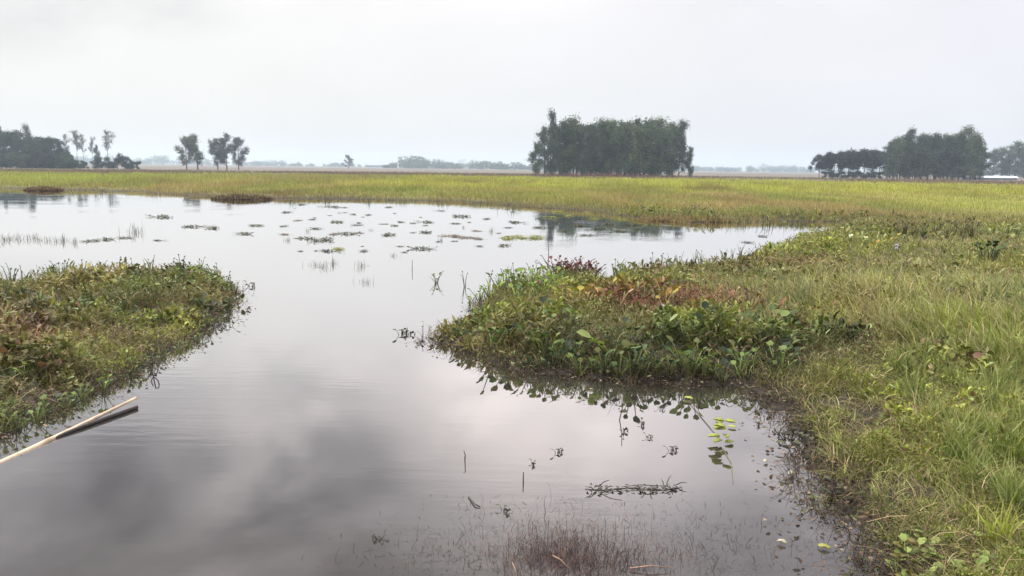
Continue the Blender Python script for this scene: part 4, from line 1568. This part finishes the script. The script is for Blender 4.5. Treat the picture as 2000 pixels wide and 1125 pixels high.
for px, py in ((1555, 850), (1570, 870), (1540, 860), (1560, 885), (1620, 965), (1640, 975), (1655, 990), (1530, 780), (1500, 775), (1470, 772), (1590, 900)):
    float_px('nearweed', px, py, 'dark leaf scrap in the shallows along the near bank', 'sprig', 'leaf scraps along the near bank', 1.3)


def stem_thing(name, pts, rad, col, label):
    pts = np.array(pts)
    g = Geo()
    tube(g, pts - pts[0], rad, np.array(col), 5)
    o = g.build(name, M_STEM, loc=pts[0])
    tag(o, label, 'stem')


DK = (.05, .045, .04)
a = gp(1070, 525)
stem_thing('upright_stem', [a, a + [.01, 0, .3], a + [-.01, 0, .52]], [.008, .006, .004], DK, 'tall thin dark stem standing in water beside the crimson weeds')
a = gp(805, 527)
stem_thing('upright_stem', [a, a + [0, 0, .09], a + [.005, 0, .17]], [.006, .005, .004], DK, 'thin short stem standing alone in the open channel')
a = gp(1022, 942)
stem_thing('upright_stem', [a - [0, 0, .02], a + [0, 0, .06]], [.004, .003], DK, 'tiny upright twig in the near water left of the debris drift')
a = gp(1210, 820)
stem_thing('upright_stem', [a, a + [.02, 0, .10], a + [.025, .02, .2]], [.004, .003, .003], DK, 'thin pale stem rising from the near water below the right mat')
stem_thing('leaning_stem', [gp(1345, 782, .01), gp(1370, 815, .004), gp(1405, 856, .006)], [.003, .003, .002], (.08, .075, .05), 'slanting stem linking two yellow floating leaves')
stem_thing('trailing_root', [gp(1412, 876, .004), gp(1428, 905, .002), gp(1432, 945, .001)], [.0035, .003, .002], (.10, .10, .055), 'root trailing from the leaf cluster towards the viewer')
stem_thing('leaning_stem', [gp(908, 893, .0), gp(909, 890, .05), gp(906, 880, .07)], [.004, .003, .003], DK, 'tiny hooked twig alone in the near channel')
stem_thing('leaning_stem', [gp(915, 970, .005), gp(928, 985, .01), gp(938, 990, .004)], [.004, .004, .003], DK, 'short bent twig lying on the water near the sunken tuft')


def debris_drift():
    rng = np.random.default_rng(23)
    o0 = gp(1230, 955)
    g = Geo()
    tube(g, np.array([gp(1143 + 30.5 * i, 955 + 2.5 * math.sin(i * 1.7), .002) for i in range(7)]) - o0, .0025, np.array(DK), 5)
    for i in range(18):
        px = rng.uniform(1145, 1325)
        a = gp(px, 955 + rng.normal(0, 4), .003)
        b = a + np.array([rng.normal(0, .055), rng.normal(0, .03), rng.uniform(0, .03)])
        tube(g, np.array([a, (a + b) / 2 + [0, 0, .01], b]) - o0, [.0028, .0028, .0015], np.array(DK) * rng.uniform(.7, 1.6), 5)
    n = 60
    P = np.array([gp(rng.uniform(1145, 1325), 955 + rng.normal(0, 4), .006) for _ in range(n)]) - o0
    az = rng.uniform(0, 6.28, n)
    leaves(g, P, np.stack([np.cos(az), np.sin(az), rng.uniform(0, .5, n)], 1), np.tile([0, 0, 1.0], (n, 1)) + rng.normal(0, .2, (n, 3)), .028, .014, np.array([.05, .048, .036]))
    o = g.build('debris_drift', M_STEM, loc=o0)
    tag(o, 'narrow drift of dark twigs and leaves on the near water', 'debris')


debris_drift()


def sunken_tuft():
    """dead reddish stems standing in the shallow water in front"""
    rng = np.random.default_rng(29)
    c0 = gp(1110, 1085)
    g = Geo()
    n = 2600
    px = np.concatenate([rng.normal(1090, 55, n // 2), rng.normal(1190, 70, n // 4), rng.normal(1120, 160, n - n // 2 - n // 4)])
    py = np.concatenate([rng.normal(1095, 26, n // 2), rng.normal(1110, 22, n // 4), rng.normal(1070, 40, n - n // 2 - n // 4)])
    P = np.array([gp(a, b, -.02) for a, b in zip(px, py)]) - c0
    c = np.array([srgb(82, 62, 60), srgb(58, 48, 48), srgb(116, 92, 80), srgb(70, 54, 56)])[rng.integers(4, size=n)]
    blades(g, P, rng.uniform(.03, .10, n), rng.uniform(.0012, .0028, n), rng.uniform(0, 6.28, n), rng.uniform(.1, 1.4, n), c, droop=.4, rng=rng, prof=(1, .9, .8, .4))
    for a, b in ((gp(1010, 1125, .0), gp(1000, 1098, .04)), (gp(1110, 1110, .01), gp(1080, 1085, .05)), (gp(1230, 1110, .01), gp(1310, 1108, .015))):
        tube(g, np.array([a, (a + b) / 2 + [0, 0, .01], b]) - c0, [.004, .0035, .002], srgb(170, 140, 122), 5)
    o = g.build('dead_weed_tuft', M_DRY, loc=c0)
    tag(o, 'reddish dead weed tuft standing in the shallows at the front', 'weed')


sunken_tuft()


def shallows_weeds():
    """dark hair-thin water weeds just at the surface in the near shallows and along the near bank"""
    rng = np.random.default_rng(37)
    g = Geo()
    n = 2600
    px = np.concatenate([rng.normal(1150, 190, 1300), rng.uniform(1300, 1660, 700), rng.normal(900, 120, 600)])
    py = np.concatenate([rng.normal(1060, 40, 1300), rng.normal(1085, 40, 700), rng.normal(1095, 25, 600)])
    P = np.array([gp(a, b, -.012) for a, b in zip(px, py)])
    k = land(P[:, 0], P[:, 1]) < 0
    P = P[k]
    n = len(P)
    c = np.array([srgb(70, 62, 60), srgb(92, 80, 74), srgb(60, 60, 52)])[rng.integers(3, size=n)]
    blades(g, P, rng.uniform(.012, .04, n), rng.uniform(.0015, .0035, n), rng.uniform(0, 6.28, n), rng.uniform(.3, 2.2, n), c, droop=.4, rng=rng, prof=(1, .9, .8, .4))
    x, y = scatter(42000, 2.4, 14, -45, 40, 2.0, rng)
    d = land(x, y)
    k = (d < .16) & (d > -.45) & (rng.random(len(x)) < np.exp(np.minimum(d, 0) * 7))
    x, y = x[k], y[k]
    n = len(x)
    c = np.array([srgb(70, 58, 50), srgb(110, 90, 76), srgb(84, 84, 58), srgb(140, 124, 104)])[rng.integers(4, size=n)]
    az = rng.uniform(0, 6.28, n)
    leaves(g, np.stack([x, y, np.maximum(height(x, y), 0) + rng.uniform(.002, .03, n)], 1), np.stack([np.cos(az), np.sin(az), rng.uniform(0, .5, n)], 1),
           np.tile([0, 0, 1.0], (n, 1)) + rng.normal(0, .3, (n, 3)), rng.uniform(.015, .04, n), .018, c)
    o = g.build('water_weeds', M_DRY)
    tag(o, 'thin dark water weeds and leaf litter in the near shallows', 'weeds', kind='stuff')


shallows_weeds()

# prototypes never placed would stay at the origin: remove them
for fam in list(PROTO.values()) + list(KINDS.values()):
    for o in fam:
        if o.name not in USED:
            for ch in list(o.children):
                bpy.data.objects.remove(ch)
            bpy.data.objects.remove(o)


def haze():
    m = bpy.data.materials.new('haze')
    m.use_nodes = True
    t = m.node_tree
    t.nodes.clear()
    out = N(t, 'ShaderNodeOutputMaterial')
    v = N(t, 'ShaderNodeVolumePrincipled')
    v.inputs['Color'].default_value = (.74, .87, 1.0, 1)
    v.inputs['Density'].default_value = .00055
    v.inputs['Anisotropy'].default_value = .2
    t.links.new(v.outputs[0], out.inputs['Volume'])
    g = Geo()
    box(g, (-1900, -30, -1.6), (1900, 1600, 24), [1, 1, 1])
    o = g.build('haze', m)
    tag(o, 'thin pale blue haze over the whole marsh', 'haze', kind='stuff')


haze()
